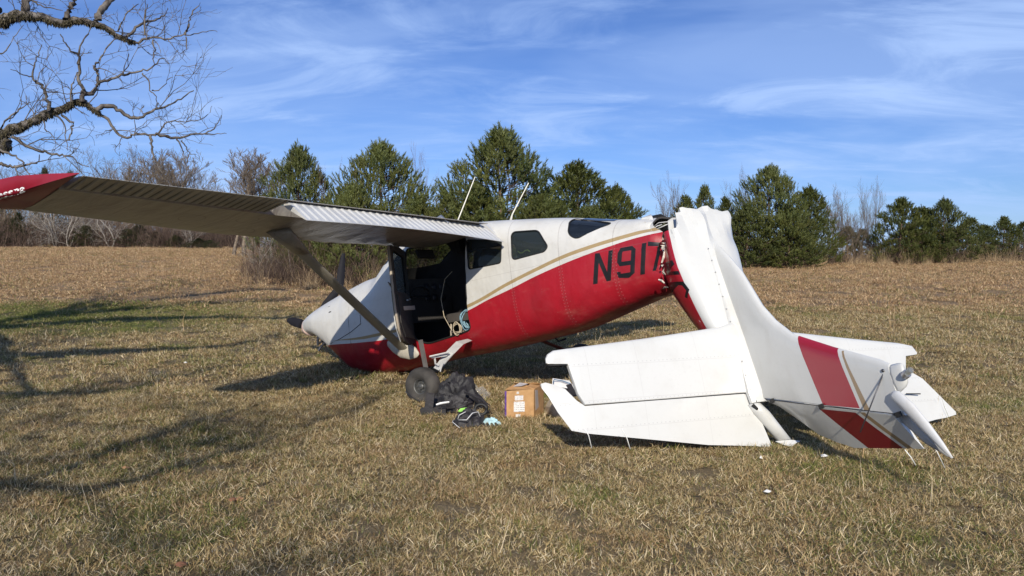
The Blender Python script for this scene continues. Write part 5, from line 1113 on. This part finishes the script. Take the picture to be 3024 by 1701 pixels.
for P, d0, d1, r0, r1 in [
    ([(740, 840), (800, 810), (880, 820), (950, 870), (1020, 905), (1070, 895), (1150, 850), (1230, 825), (1310, 790), (1400, 740), (1480, 690)], 7.3, 7.0, .026, .005),
    ([(1190, 1020), (1280, 1045), (1360, 1055), (1450, 1030), (1570, 1020), (1650, 960), (1690, 880)], 7.0, 6.8, .018, .004),
    ([(1570, 1020), (1640, 1025), (1730, 1020)], 6.85, 6.8, .008, .003),
    ([(1150, 1040), (1160, 1120), (1175, 1200), (1205, 1260), (1250, 1330)], 7.05, 6.9, .016, .004),
    ([(1350, 1055), (1380, 1120), (1400, 1180), (1410, 1240)], 6.9, 6.85, .010, .003),
    ([(1390, 1070), (1420, 1130), (1450, 1165), (1490, 1180)], 6.9, 6.85, .008, .003),
    ([(630, 775), (625, 720), (640, 690), (600, 620), (605, 540), (600, 430), (560, 400), (500, 330), (460, 260)], 7.4, 7.3, .030, .005),
    ([(600, 430), (625, 320), (680, 240), (720, 150)], 7.35, 7.3, .012, .004),
    ([(625, 715), (700, 715), (740, 660), (750, 610), (735, 540), (715, 510), (750, 470), (800, 400), (860, 310), (900, 290)], 7.4, 7.2, .024, .004),
    ([(755, 625), (850, 600), (950, 570), (1050, 550), (1150, 520), (1240, 450), (1290, 490)], 7.3, 7.0, .016, .004),
    ([(1090, 560), (1130, 620), (1150, 690), (1190, 740), (1200, 825)], 7.1, 7.0, .009, .004),
    ([(1160, 690), (1210, 690), (1280, 620), (1320, 590)], 7.1, 7.0, .007, .003),
    ([(950, 580), (945, 520), (985, 410)], 7.2, 7.1, .008, .003),
    ([(380, 850), (360, 760), (320, 670), (270, 620), (250, 600), (260, 500), (290, 420), (320, 340)], 7.5, 7.4, .022, .004),
    ([(250, 600), (180, 570), (80, 530)], 7.45, 7.4, .008, .003),
    ([(545, 780), (550, 670), (580, 590), (600, 540)], 7.4, 7.4, .012, .005),
    ([(280, 620), (300, 560), (345, 510)], 7.45, 7.4, .007, .003),
    ([(430, 880), (500, 960), (500, 1060), (520, 1150)], 7.5, 7.4, .010, .003),
    ([(470, 880), (550, 940), (545, 1000), (530, 1070)], 7.45, 7.4, .014, .008),
    ([(90, 1045), (200, 1110), (300, 1150), (400, 1175), (500, 1190), (560, 1200), (600, 1250), (680, 1270)], 7.6, 7.2, .018, .004),
    ([(-60, 1240), (0, 1250), (60, 1265), (130, 1275), (220, 1250), (290, 1240), (300, 1180)], 7.6, 7.4, .020, .004),
    ([(-40, 1110), (20, 1160), (100, 1180), (160, 1230), (200, 1300), (260, 1375)], 7.6, 7.4, .014, .005),
    ([(330, 920), (345, 980), (400, 1030), (440, 1100)], 7.5, 7.4, .008, .003),
    ([(0, 1000), (60, 900), (150, 840), (240, 780)], 7.7, 7.6, .012, .003),
    ([(70, 930), (110, 880), (160, 800), (150, 710)], 7.7, 7.6, .008, .003),
    ([(190, 100), (205, 40), (215, -60)], 8.5, 8.5, .050, .04),
    ([(500, 150), (530, 80), (570, 0), (600, -50)], 8.3, 8.3, .036, .025),
    ([(735, 165), (780, 70), (840, 5), (880, -40)], 8.2, 8.2, .044, .03),
    ([(230, 0), (290, 30), (380, 60), (480, 80)], 8.4, 8.3, .012, .004),
    ([(970, 280), (1040, 215), (1100, 170), (1200, 150), (1260, 110), (1280, 60)], 8.0, 7.9, .020, .004),
    ([(1108, 270), (1105, 170), (1110, 100), (1130, 30)], 7.9, 7.9, .014, .004),
    ([(900, 240), (940, 150), (1000, 70), (1060, 30)], 8.0, 7.9, .012, .004),
    ([(1410, 270), (1440, 180), (1460, 110), (1530, 20)], 7.7, 7.6, .018, .004),
    ([(1170, 305), (1180, 380), (1170, 470), (1230, 510)], 7.9, 7.8, .012, .003),
    ([(1180, 310), (1215, 350), (1230, 410)], 7.9, 7.8, .006, .003),
    ([(1420, 280), (1425, 370), (1380, 410)], 7.7, 7.7, .010, .003),
    ([(0, 410), (60, 370), (100, 290), (180, 190)], 8.4, 8.4, .008, .003),
    ([(0, 80), (-60, 30), (-120, -60)], 8.6, 8.6, .04, .03)]:
    limbs.append((tr_(P, d0, d1), r0, r1, 1.0))
# unseen limbs to the left and behind the camera: they drop the long soft shadows on the near grass
V3 = Vector
for P, r0, r1 in [
    ([V3((-11.6, 7.3, 4.2)), V3((-9.5, 3.2, 5.0)), V3((-7.2, -1.6, 5.2)), V3((-5.4, -4.2, 5.2)), V3((-4.3, -5.0, 5.1)), V3((-3.9, -3.4, 5.0)), V3((-3.6, -1.8, 4.9))], .12, .035),
    ([V3((-4.4, -4.9, 5.1)), V3((-3.5, -4.9, 5.0)), V3((-2.9, -3.8, 5.0)), V3((-2.4, -2.5, 5.1)), V3((-2.0, -1.4, 5.2))], .05, .02),
    ([V3((-5.4, -4.2, 5.2)), V3((-4.6, -6.4, 5.4)), V3((-3.0, -7.4, 5.3)), V3((-1.2, -7.0, 5.5))], .06, .02),
    ([V3((-7.2, -1.6, 5.2)), V3((-5.6, -1.0, 5.0)), V3((-4.9, .6, 5.2))], .08, .03),
    ([V3((-9.5, 3.2, 5.0)), V3((-6.2, 2.2, 3.4)), V3((-5.6, 3.6, 3.3))], .06, .02),
    ([V3((-5.4, -4.2, 5.2)), V3((-5.6, -3.6, 4.4)), V3((-4.9, -5.5, 5.2))], .04, .01),
    ([V3((-4.3, -5.0, 5.1)), V3((-4.2, -4.2, 4.0)), V3((-2.9, -6.0, 4.8)), V3((-1.6, -6.6, 5.0))], .03, .008),
    ([V3((-11.6, 7.3, 4.4)), V3((-11.0, 9.0, 5.6)), V3((-9.8, 10.0, 6.6)), V3((-8.5, 10.5, 7.0)), V3((-7.0, 10.6, 7.3))], .22, .08),
    ([V3((-11.6, 7.3, 5.0)), V3((-9.9, 6.6, 6.4)), V3((-8.0, 6.3, 7.3)), V3((-6.3, 6.5, 7.7))], .20, .07),
    ([V3((-11.6, 7.3, 2.6)), V3((-11.0, 4.8, 3.4)), V3((-10.5, 2.4, 3.8)), V3((-9.8, .2, 3.6))], .12, .04),
    ([V3((-11.6, 7.3, 5.4)), V3((-12.0, 8.0, 7.8)), V3((-11.5, 8.8, 9.5))], .16, .04)]:
    limbs.append((P, r0, r1, .8))
main, fine = [], []
def twig(p, d, L, r, lv):
    k = 5 if lv < 2 else 4; Q = [p]; q = p.copy(); dd = d.copy()
    for i in range(k - 1):
        dd = dd + rt.normal(0, .26, 3) + np.array([0, 0, .03]); dd /= np.linalg.norm(dd); q = q + dd * L / (k - 1); Q.append(q)
    Q = np.array(Q); fine.append((Q, np.linspace(r, max(.0014, r * .4), k)))
    if lv >= 2: return
    for i in range(int(rt.integers(2, 5))):
        j = int(rt.integers(1, k)); ax = Q[j] - Q[j - 1]; ax /= np.linalg.norm(ax) + 1e-9; s = rt.normal(0, 1, 3); s -= ax * s.dot(ax); s /= np.linalg.norm(s); nd = ax * .75 + s * .65; nd /= np.linalg.norm(nd)
        twig(Q[j], nd, L * (.35 + .3 * rt.random()), r * .6, lv + 1)
for P, r0, r1, dn in limbs:
    tab = isinstance(r0, list); Q = curvy(P, 4, .012 if tab or r0 < .05 else .02); m = len(Q); R_ = (np.interp(np.arange(m) / 4, *zip(*r0)) if tab else np.linspace(r0, r1, m)) * (1 + rt.normal(0, .06, m)); (main if tab or r0 > .03 else fine).append((Q, R_))
    seg = np.linalg.norm(np.diff(Q, axis=0), axis=1).sum(); nt = int(seg * (3.4 if dn == 1 else 7) * dn)
    if dn < 1 and not tab:
        for i in range(int(seg * 1.6)):
            j = min(m - 2, int(rt.random() * (m - 1))); s = rt.normal(0, 1, 3); s[2] = abs(s[2]) * .4; s /= np.linalg.norm(s)
            if Q[j][1] < -1 or Q[j][0] < -8: twig(Q[j], s, 1.3 + 1.2 * rt.random(), min(.034, R_[j] * .5), 0)
    for i in range(nt):
        u = .12 + .88 * rt.random(); j = min(m - 2, int(u * (m - 1))); ax = Q[j + 1] - Q[j]; ax /= np.linalg.norm(ax) + 1e-9; s = rt.normal(0, 1, 3); s[2] += .25; s -= ax * s.dot(ax); s /= np.linalg.norm(s)
        nd = ax * .45 + s * .8; nd /= np.linalg.norm(nd); r = min(R_[j] * .5, .006); big = 1.0 if R_[j] < .05 else 1.3
        twig(Q[j], nd, (.16 + .46 * rt.random() ** 1.4) * big, max(.0026, r), 0 if R_[j] > .006 else 1)
tv, tf = tubes(main, 8); o = obj('limb', npmesh('limb', tv, tf, M_limb, 4, True), MW, TREE)
tv, tf = tubes(fine, 4); obj('branches', npmesh('branches', tv, tf, M_limb, 4, True), MW, TREE)
tv, tf = tubes([(curvy([V3((-11.6, 7.3, -.2)), V3((-11.65, 7.3, 1.0)), V3((-11.6, 7.35, 2.4)), V3((-11.55, 7.3, 4.0)), V3((-11.65, 7.35, 5.6))], 4, .02), np.linspace(.42, .2, 17))], 14); obj('trunk', npmesh('trunk', tv, tf, M_limb, 4, True), MW, TREE)
# resurrection fern hanging in tufts along the two big limbs
V, T_, sh = [], [], []
for Q, R_ in main[:2]:
    for j in range(8, len(Q) - 1):
        if R_[j] < .017: continue
        for q in range(120):
            f = rt.random(); p = Q[j] * (1 - f) + Q[min(j + 1, len(Q) - 1)] * f; a = rt.random() * 6.28; side = np.array([0, math.cos(a), math.sin(a)]); b0 = p + side * R_[j] * .95; tip = b0 + side * .02 * rt.random() + np.array([rt.normal(0, .015), 0, -.008 - .030 * rt.random()]); s = np.array([rt.normal(0, .008), .005, .004]); k = len(V)
            V += [b0 - s, b0 + s, tip]; T_ += [(k, k + 1, k + 2)]; sh += [rt.random()] * 3
n = N('fern_fringe'); n.fin(n.ramp(n.new('ShaderNodeAttribute', attribute_name='shade', attribute_type='GEOMETRY').outputs['Fac'], [(0, (.02, .016, .010)), (1, (.085, .070, .035))]), .9)
mf = npmesh('fern_fringe', V, T_, n.m); shade_attr(mf, sh); tag(obj('fern_fringe', mf, MW, TREE), 'brown fern fringe hanging from the big limbs', None, None, 'stuff')

# ------------------------------------------------------------------ lettering on the wing tip
a = Vector(TIP_LET.vertices[0].co); tipM = WM[TIPL.name]
lo = pt(-12, 592, 4.52); hi_ = pt(62, 571, 4.56); xd = (hi_ - lo).normalized(); zd = (pt(20, 560, 4.5) - pt(20, 590, 4.5)).normalized(); yd = zd.cross(xd).normalized(); zd2 = xd.cross(yd).normalized()
wdt = max(v.co.x for v in TIP_LET.vertices); sc = (pt(62, 571, 4.5) - pt(-38, 599, 4.5)).length / wdt
ML = Matrix((xd, zd2, yd * -1)).transposed().to_4x4() if False else Matrix(((xd.x, zd2.x, -yd.x), (xd.y, zd2.y, -yd.y), (xd.z, zd2.z, -yd.z))).to_4x4()
ML.translation = pt(-38, 599, 4.42); ML = ML @ Matrix.Diagonal((sc, sc * .95, sc, 1))
LETT = obj('lettering', TIP_LET, ML, TIPL); tag(LETT, 'white maker name on the red wing tip')
# lay the letters on the skin of the tip
def onto(o, target, off=.002):
    from mathutils.bvhtree import BVHTree
    bm = bmesh.new(); bm.from_mesh(target.data); bm.transform(WM[target.name]); bt = BVHTree.FromBMesh(bm); bm.free(); Mo = WM[o.name]; Mi = Mo.inverted()
    for v in o.data.vertices:
        w = Mo @ v.co; d = (w - CAMP).normalized(); h = bt.ray_cast(CAMP, d)
        if h[0] is not None: v.co = Mi @ (h[0] + h[1] * off * (1 if h[1].dot(d) < 0 else -1))
onto(LETT, TIPL)

# ------------------------------------------------------------------ things lying by the wheel
def lump(name, c, size, seed, mat, parent=None, amp=.25, fold=9., flat=.0, nU=40, nV=22, rz=0., power=1., kind=None):
    """soft heap: a dome pushed about by folds, sitting on the ground"""
    V = []; F_ = []; c = Vector(c)
    for j in range(nV + 1):
        ph = (j / nV) * math.pi / 2 * 1.12
        for i in range(nU):
            a = 2 * math.pi * i / nU; q = Vector((math.sin(ph) * math.cos(a), math.sin(ph) * math.sin(a), math.cos(ph)))
            s = Vector((q.x * 2.2, q.y * 2.2, q.z * 2.2 + seed)); k = 1 + amp * noise.noise(s) + amp * .5 * (1 - abs(noise.noise(Vector((q.x * fold * .5, q.y * fold * .5, q.z * fold * .5 + seed * 3)))) * 2.5) - amp * .4
            p = Vector((q.x * size[0] * k, q.y * size[1] * k, (abs(q.z) ** power) * math.copysign(1, q.z) * size[2] * k)); p.rotate(Matrix.Rotation(rz, 3, 'Z')); V.append(c + p)
    for j in range(nV):
        for i in range(nU): F_.append((j * nU + i, (j + 1) * nU + i, (j + 1) * nU + (i + 1) % nU, j * nU + (i + 1) % nU))
    F_.append(tuple(range(nU - 1, -1, -1)) if False else tuple(range(nU))); F_.append(tuple(nV * nU + i for i in range(nU - 1, -1, -1)))
    me = mesh(name, V, F_, mat, True); bm = bmesh.new(); bm.from_mesh(me); bmesh.ops.recalc_face_normals(bm, faces=bm.faces); bm.to_mesh(me); bm.free(); me.set_sharp_from_angle(angle=rad(50)); return obj(name, me, MW, parent)
def gp(px, py): # where a sight line meets the near ground
    r = ray(px, py); t = CAMZ / -r.z
    for _ in range(8): p = CAMP + r * t; t -= (p.z - gz(p.x, p.y)) / r.z * 1.0 if abs(r.z) > 1e-3 else 0
    return CAMP + r * t
n = N('black_nylon'); w_ = n.noise(60, 3); n.bump(n.math('ADD', n.noise(9, 4), n.math('MULTIPLY', w_, .2)), .6, .02); M_nyl = n.fin(n.mix(n.rng(n.noise(5, 3), .4, .7), (.010, .009, .011), (.026, .023, .026)), .62, Sheen_Weight=.05)
b_ = gp(1335, 1216); BAG = empty('duffel_bag', b_, 'collapsed black nylon bag leaning against the left main wheel', 'bag')
lump('bag_body', b_ + Vector((.02, .22, .0)), (.27, .20, .36), 2.3, M_nyl, BAG, .30, 9)
lump('bag_flap', b_ + Vector((-.02, .03, .0)), (.24, .13, .17), 7.7, M_nyl, BAG, .35, 11)
g = G(); g.box(pt(1268, 1192, 7.85), (.09, .05, .22), Matrix.Rotation(.12, 3, 'Y')); g.build('bag_end_panel', M_nyl, MW, BAG)
g = G(); g.box(gp(1275, 1228) + Vector((.02, .0, .035)), (.26, .10, .09), Matrix.Rotation(.05, 3, 'Z')); g.box(gp(1246, 1224) + Vector((0, -.02, .03)), (.03, .05, .07)); g.build('bag_base', M_nyl, MW, BAG)
g = G(); a = [pt(1288, 1195, 7.66), pt(1300, 1191, 7.66), pt(1312, 1189, 7.66), pt(1327, 1187, 7.66)]; g.tube(a, [.008, .011, .010, .009], 5); g.build('white_lettering_strip', simple('strip_white', (.75, .75, .74), .6), MW, BAG)
g = G(); a = [pt(1372, 1158, 7.95), pt(1400, 1170, 7.9), pt(1424, 1180, 7.85), pt(1436, 1192, 7.8), pt(1440, 1205, 7.75)]; g.tube(a, .013, 6); g.tube([pt(1418, 1178, 7.85), pt(1446, 1196, 7.8), pt(1447, 1210, 7.76), pt(1438, 1222, 7.7)], .006, 5); g.tube([pt(1198, 1157, 8.1), pt(1215, 1172, 8.0), pt(1240, 1186, 7.95)], .007, 5); g.build('shoulder_strap', M_nyl, MW, BAG, True)
c_ = gp(1408, 1182) + Vector((0, .12, 0)); PB = lump('plastic_bag', c_, (.15, .12, .15), 5.1, M_clear, None, .35, 12); tag(PB, 'crumpled clear plastic bag behind the black bag', 'plastic bag')
c_ = gp(1398, 1206) + Vector((0, .05, 0)); PB2 = lump('plastic_bag', c_, (.11, .09, .10), 9.4, M_clear, None, .4, 12); tag(PB2, 'smaller clear plastic wrapping lying against the end of the black bag', 'plastic bag')
b_ = gp(1385, 1262); PO = empty('gear_pouch', b_, 'small black pouch with a green patch and a pale cable before the black bag', 'pouch')
lump('pouch_body', b_ + Vector((0, .07, 0)), (.17, .12, .17), 3.9, M_nyl, PO, .25, 8)
g = G(); P = [pt(1352, 1214, 7.38), pt(1360, 1206, 7.40), pt(1378, 1203, 7.42), pt(1383, 1206, 7.40), pt(1370, 1213, 7.38), pt(1358, 1217, 7.36)]; g.rings([P, [p + Vector((0, .02, -.004)) for p in P]]); g.build('green_patch', simple('lime_green', (.32, .70, .12), .5), MW, PO)
g = G(); g.tube([pt(1352, 1238, 7.3), pt(1356, 1226, 7.3), pt(1375, 1216, 7.3)], .004, 5); g.tube([pt(1354, 1240, 7.28), pt(1378, 1240, 7.22), pt(1395, 1220, 7.26), pt(1412, 1216, 7.3), pt(1418, 1230, 7.3)], .0045, 5); g.tube([pt(1340, 1236, 7.3), pt(1336, 1246, 7.25), pt(1358, 1264, 7.2)], .003, 5); g.build('cable', simple('cable_white', (.6, .6, .6), .5), MW, PO, True)
cc = pt(1420, 1209, 7.45); a = [cc + Vector((.060 * math.cos(t), .02 * math.sin(t), .048 * math.sin(t))) for t in np.linspace(0, 6.283, 15)]; g = G(); g.tube(a, .017, 7); g.build('headset_cushion', M_black, MW, PO, True)
b_ = gp(1448, 1258); GV = lump('glove', b_ + Vector((.0, .03, 0)), (.105, .055, .075), 1.7, simple('pale_blue_fabric', (.42, .62, .66), .7), None, .3, 7, rz=-.5); tag(GV, 'pale blue and black glove beside the black pouch', 'glove')
g = G(); 
for k in range(4): g.tube([b_ + Vector((-.07 + .04 * k, -.02, .03)), b_ + Vector((-.06 + .045 * k, -.07, .012))], .014, 6)
g.build('glove_finger', M_nyl, MW, GV, True)

# cardboard box
a0 = gp(1491, 1238); a1 = gp(1578, 1236); ux = (a1 - a0); Wd = ux.length; ux = ux.normalized(); uy = Vector((-ux.y, ux.x, 0)).normalized(); uy = (Matrix.Rotation(rad(-33), 3, 'Z') @ uy); H_ = .305; D_ = .30
def bx(u, v, w): return a0 + ux * u + uy * v + Vector((0, 0, w))
n = N('cardboard'); f = n.noise(7, 6, .6); n.bump(n.math('ADD', f, n.math('MULTIPLY', n.noise(90, 2, sc=(1, 1, .2)), .2)), .35, .01); M_card = n.fin(n.ramp(f, [(.3, (.34, .18, .07)), (.55, (.50, .29, .125)), (.8, (.60, .38, .19))]), .7)
M_cin = simple('cardboard_inside', (.20, .12, .06), .85)
BOX = empty('cardboard_box', a0 + ux * Wd / 2, 'open brown cardboard box with two white labels, left of the tail on the grass', 'box')
g = G()
def wall(P0, P1, P2, P3, nrm, th=.006):
    P = [Vector(p) for p in (P0, P1, P2, P3)]; g.rings([P, [p + Vector(nrm) * th for p in P]])
wall(bx(0, 0, 0), bx(Wd, 0, 0), bx(Wd, 0, H_), bx(0, 0, H_ - .01), uy); wall(bx(Wd, 0, 0), bx(Wd, D_, 0), bx(Wd, D_, H_ + .01), bx(Wd, 0, H_), -ux); wall(bx(0, D_, 0), bx(Wd, D_, 0), bx(Wd, D_, H_), bx(0, D_, H_), -uy); wall(bx(0, 0, 0), bx(0, D_, 0), bx(0, D_, H_), bx(0, 0, H_ - .01), ux)
g.build('box_body', M_card, MW, BOX)
for P in ([bx(0, .01, H_), bx(Wd, .01, H_), bx(Wd - .03, .13, H_ + .012), bx(.04, .14, H_ + .03)], [bx(Wd, .01, H_), bx(Wd, D_, H_ + .01), bx(Wd - .12, D_ - .02, H_ + .03), bx(Wd - .10, .04, H_ + .02)], [bx(.0, D_, H_), bx(Wd, D_, H_), bx(Wd - .02, D_ - .12, H_ + .035), bx(.03, D_ - .13, H_ + .045)]):
    g = G(); g.rings([P, [p + Vector((0, 0, .005)) for p in P]]); g.build('box_flap', M_card, MW, BOX)
def fr(u0, u1, w0, w1, off, mat, nm): g = G(); g.box(bx((u0 + u1) / 2, -off, (w0 + w1) / 2), ((u1 - u0), .002, (w1 - w0)), Matrix.Rotation(math.atan2(ux.y, ux.x), 3, 'Z')); return g.build(nm, mat, MW, BOX)
def label_mat(nm, rows):
    n = N(nm); o = n.sep(); c = (.72, .70, .68); M_ = None
    f = n.noise(190, 2, .5, sc=(1, 1, .15)); row = n.math('FRACT', n.math('MULTIPLY', o[2], rows)); m = n.math('MULTIPLY', n.math('LESS_THAN', n.math('ABSOLUTE', n.math('SUBTRACT', row, .5)), .18), n.math('GREATER_THAN', f, .5)); return n.fin(n.mix(n.math('MULTIPLY', m, .75), c, (.12, .12, .14)), .6)
fr(.105, .195, .195, .245, .002, label_mat('small_label', 70), 'shipping_label'); fr(.095, .21, .075, .182, .002, label_mat('big_label', 52), 'shipping_label')
fr(.115, .165, .015, .05, .002, simple('tape_white', (.62, .6, .56), .5), 'tape_scrap'); fr(.125, .15, .262, .285, .002, simple('tape_white', (.62, .6, .56), .5), 'tape_scrap')
fr(.0, .018, .02, H_ - .012, .0025, simple('purple_band', (.10, .04, .22), .6, .4, 40), 'purple_band')
g = G(); g.rings([[bx(Wd + .003, .03, .08), bx(Wd + .003, .12, .10), bx(Wd + .003, .09, H_ - .02), bx(Wd + .003, .015, H_ - .01)], [bx(Wd + .005, .03, .08), bx(Wd + .005, .12, .10), bx(Wd + .005, .09, H_ - .02), bx(Wd + .005, .015, H_ - .01)]]); g.build('loose_tape', simple('tape_grey', (.42, .38, .36), .3), MW, BOX)
g = G(); P = [bx(.06, .08, H_ + .022), bx(.16, .05, H_ + .03), bx(.20, .12, H_ + .042), bx(.10, .16, H_ + .05)]; g.rings([P, [p + Vector((0, 0, .002)) for p in P]]); o = g.build('paper_sheet', simple('paper_grey', (.45, .43, .42), .6), MW); tag(o, 'grey sheet of paper lying on top of the cardboard box', 'paper')
# cream sack and a framed print behind the elevator
b_ = gp(1640, 1228); SK = G(); base = [gp(1608, 1218), gp(1640, 1232), gp(1668, 1240), gp(1680, 1215)]; top = [pt(1622, 1180, 7.75), pt(1630, 1175, 7.72), pt(1650, 1180, 7.7), pt(1650, 1182, 7.8)]; mid = [base[i].lerp(top[i], .5) + Vector((-.015 if i == 0 else .01, -.02 if i in (1, 2) else .0, 0)) for i in range(4)]
def ringp(q): return [q[0], q[0].lerp(q[1], .5) + Vector((-.004, -.02, 0)), q[1], q[1].lerp(q[2], .5), q[2], q[3]]
SK.rings([ringp(base), ringp(mid), ringp(top)]); o = SK.build('paper_sack', simple('cream_paper', (.66, .57, .44), .8, .15, 30), MW); tag(o, 'cream paper sack leaning behind the tip of the left elevator', 'sack')
g = G(); P = [pt(1630, 1140, 7.9), pt(1632, 1117, 7.98), pt(1682, 1124, 8.05), pt(1700, 1150, 7.95)]; g.rings([P, [p + Vector((.0, .03, -.01)) for p in P]]); PBk = g.build('flat_parcel', simple('parcel_white', (.72, .72, .70), .5), MW); tag(PBk, 'white parcel with a blue border behind the stabilizer notch', 'parcel')
g = G(); g.tube([pt(1634, 1130, 7.86), pt(1636, 1121, 7.9), pt(1662, 1125, 7.94), pt(1684, 1133, 7.94)], .006, 4); g.build('blue_border', simple('blue_print', (.05, .14, .25), .5), MW, PBk)
o = lump('cloth_bundle', pt(1676, 1140, 8.15) - Vector((0, 0, .06)), (.12, .10, .10), 6.6, simple('mottled_cloth', (.45, .36, .30), .8, .5, 30), None, .3, 8); tag(o, 'crumpled pinkish cloth behind the white parcel', 'cloth')
g = G(); P = [pt(1672, 1140, 7.75), pt(1688, 1134, 7.78), pt(1706, 1170, 7.7), pt(1692, 1172, 7.68)]; g.rings([P, [p + Vector((0, .05, 0)) for p in P]]); o = g.build('black_case', M_nyl, MW); tag(o, 'small black case wedged behind the notch of the stabilizer', 'case')

# coil of blue rope and cream cord on the door sill
g = G(); cc = MF @ Vector((.07, -.10, .17)); ex = RF.col[0]; ez = RF.col[2]
for k in range(9):
    r = .125 - .006 * (k % 5); off = Vector((random.uniform(-.02, .02), 0, random.uniform(-.015, .015))) + RF.col[1] * (.012 * k - .05)
    g.tube([cc + off + ex * (r * .82 * math.cos(t)) + ez * (r * math.sin(t)) + RF.col[1] * (.012 * math.sin(3 * t + k)) for t in np.linspace(0, 6.283 + .3, 26)], .0065, 5)
o = g.build('rope_coil', simple('blue_rope', (.20, .34, .42), .7, .3, 60), MW, None, True); tag(o, 'coil of pale blue rope on the cabin floor at the rear of the door opening', 'rope')
g = G(); cc = MF @ Vector((.23, -.05, .08))
for k in range(3): g.tube([cc + ex * ((.075 - .01 * k) * math.cos(t)) + ez * ((.055 + .015 * k) * math.sin(t)) + RF.col[1] * .01 * k for t in np.linspace(0, 6.283, 16)], .005, 5)
q = lambda x, y, z: MF @ Vector((x, y, z))
g.tube([q(.30, -.02, .06), q(.42, -.03, .25), q(.46, -.05, .48), q(.40, -.10, .72), q(.30, -.14, .80)], .0045, 5); g.tube([q(.26, -.02, .05), q(.18, .0, .03), q(.12, .0, .03)], .005, 5)
o = g.build('cord', simple('cream_cord', (.50, .42, .30), .7), MW, None, True); tag(o, 'loose cream cord looping up from the door sill beside the rope coil', 'cord')
g = G(); g.tube([MF @ fside(-.98 + .035 * i, .84 + .02 * math.sin(i * 1.3) + .006 * i, -.10) for i in range(6)], .008, 5); o = g.build('cord', simple('lime_cord', (.45, .60, .12), .6), MW, None, True); tag(o, 'lime green cord lying inside the second side window', 'cord')
# litter and leaves in the grass
def scrap(name, px, py, sz, mat, label, cat, seed):
    c = gp(px, py); r_ = np.random.default_rng(seed); P = [c + Vector((sz * math.cos(t) * (.6 + .6 * r_.random()), sz * .8 * math.sin(t) * (.6 + .6 * r_.random()), .03 + sz * .5 * r_.random())) for t in np.linspace(0, 6.283, 8)[:-1]]
    g = G(); cen = c + Vector((0, 0, .055)); V = [cen] + P; V2 = [v - Vector((0, 0, .003)) for v in V]; g.add(V + V2, [(0, 1 + i, 1 + (i + 1) % 7) for i in range(7)] + [(8, 9 + (i + 1) % 7, 9 + i) for i in range(7)] + [(1 + i, 9 + i, 9 + (i + 1) % 7, 1 + (i + 1) % 7) for i in range(7)]); return tag(g.build(name, mat), label, cat)
Mw_ = simple('scrap_white', (.74, .73, .70), .5); Ml = simple('leaf_brown', (.16, .07, .035), .7, .4, 40); Ml2 = simple('leaf_tan', (.34, .19, .09), .7, .3, 40)
scrap('paper_scrap', 2434, 1360, .045, Mw_, 'crumpled white scrap on the grass below the rudder', 'scrap', 1)
scrap('paper_scrap', 1848, 1272, .018, Mw_, 'tiny white scrap on the grass before the left elevator', 'scrap', 2)
scrap('paper_scrap', 2247, 1364, .016, Mw_, 'tiny white scrap left of the crumpled one below the tail', 'scrap', 3)
scrap('paper_scrap', 2264, 1468, .028, Mw_, 'white scrap lower down in the grass below the elevator', 'scrap', 4)
scrap('paper_scrap', 548, 1078, .03, Mw_, 'white scrap on the grass left of the nose', 'scrap', 5)
scrap('leaf', 688, 1492, .040, Ml, 'curled dark brown leaf in the near grass', 'leaf', 6)
scrap('leaf', 706, 1490, .034, Ml2, 'lighter tan leaf touching the dark brown one', 'leaf', 7)
scrap('leaf', 370, 1396, .035, Ml2, 'rusty leaf in the shaded grass at the left', 'leaf', 8)
scrap('leaf', 530, 1688, .035, Ml, 'brown leaf at the bottom left edge of the picture', 'leaf', 9)
g = G(); b0 = gp(2490, 1330) - Vector((0, .35, 0)); g.tube([b0, b0 + Vector((.02, 0, .15)), b0 + Vector((.055, 0, .30)), b0 + Vector((.09, .01, .37))], [.003, .0028, .0025, .002], 5)
ms_ = simple('straw_stalk', (.55, .36, .20), .8); STK = g.build('grass_stalk', ms_); tag(STK, 'single tall straw stalk with a seed head before the rudder stripe', 'grass stalk')
g = G(); g.tube([b0 + Vector((.052, -.002, .28)), b0 + Vector((.07, 0, .33)), b0 + Vector((.092, .008, .40))], [.004, .010, .003], 6); g.build('seed_head', ms_, MW, STK)
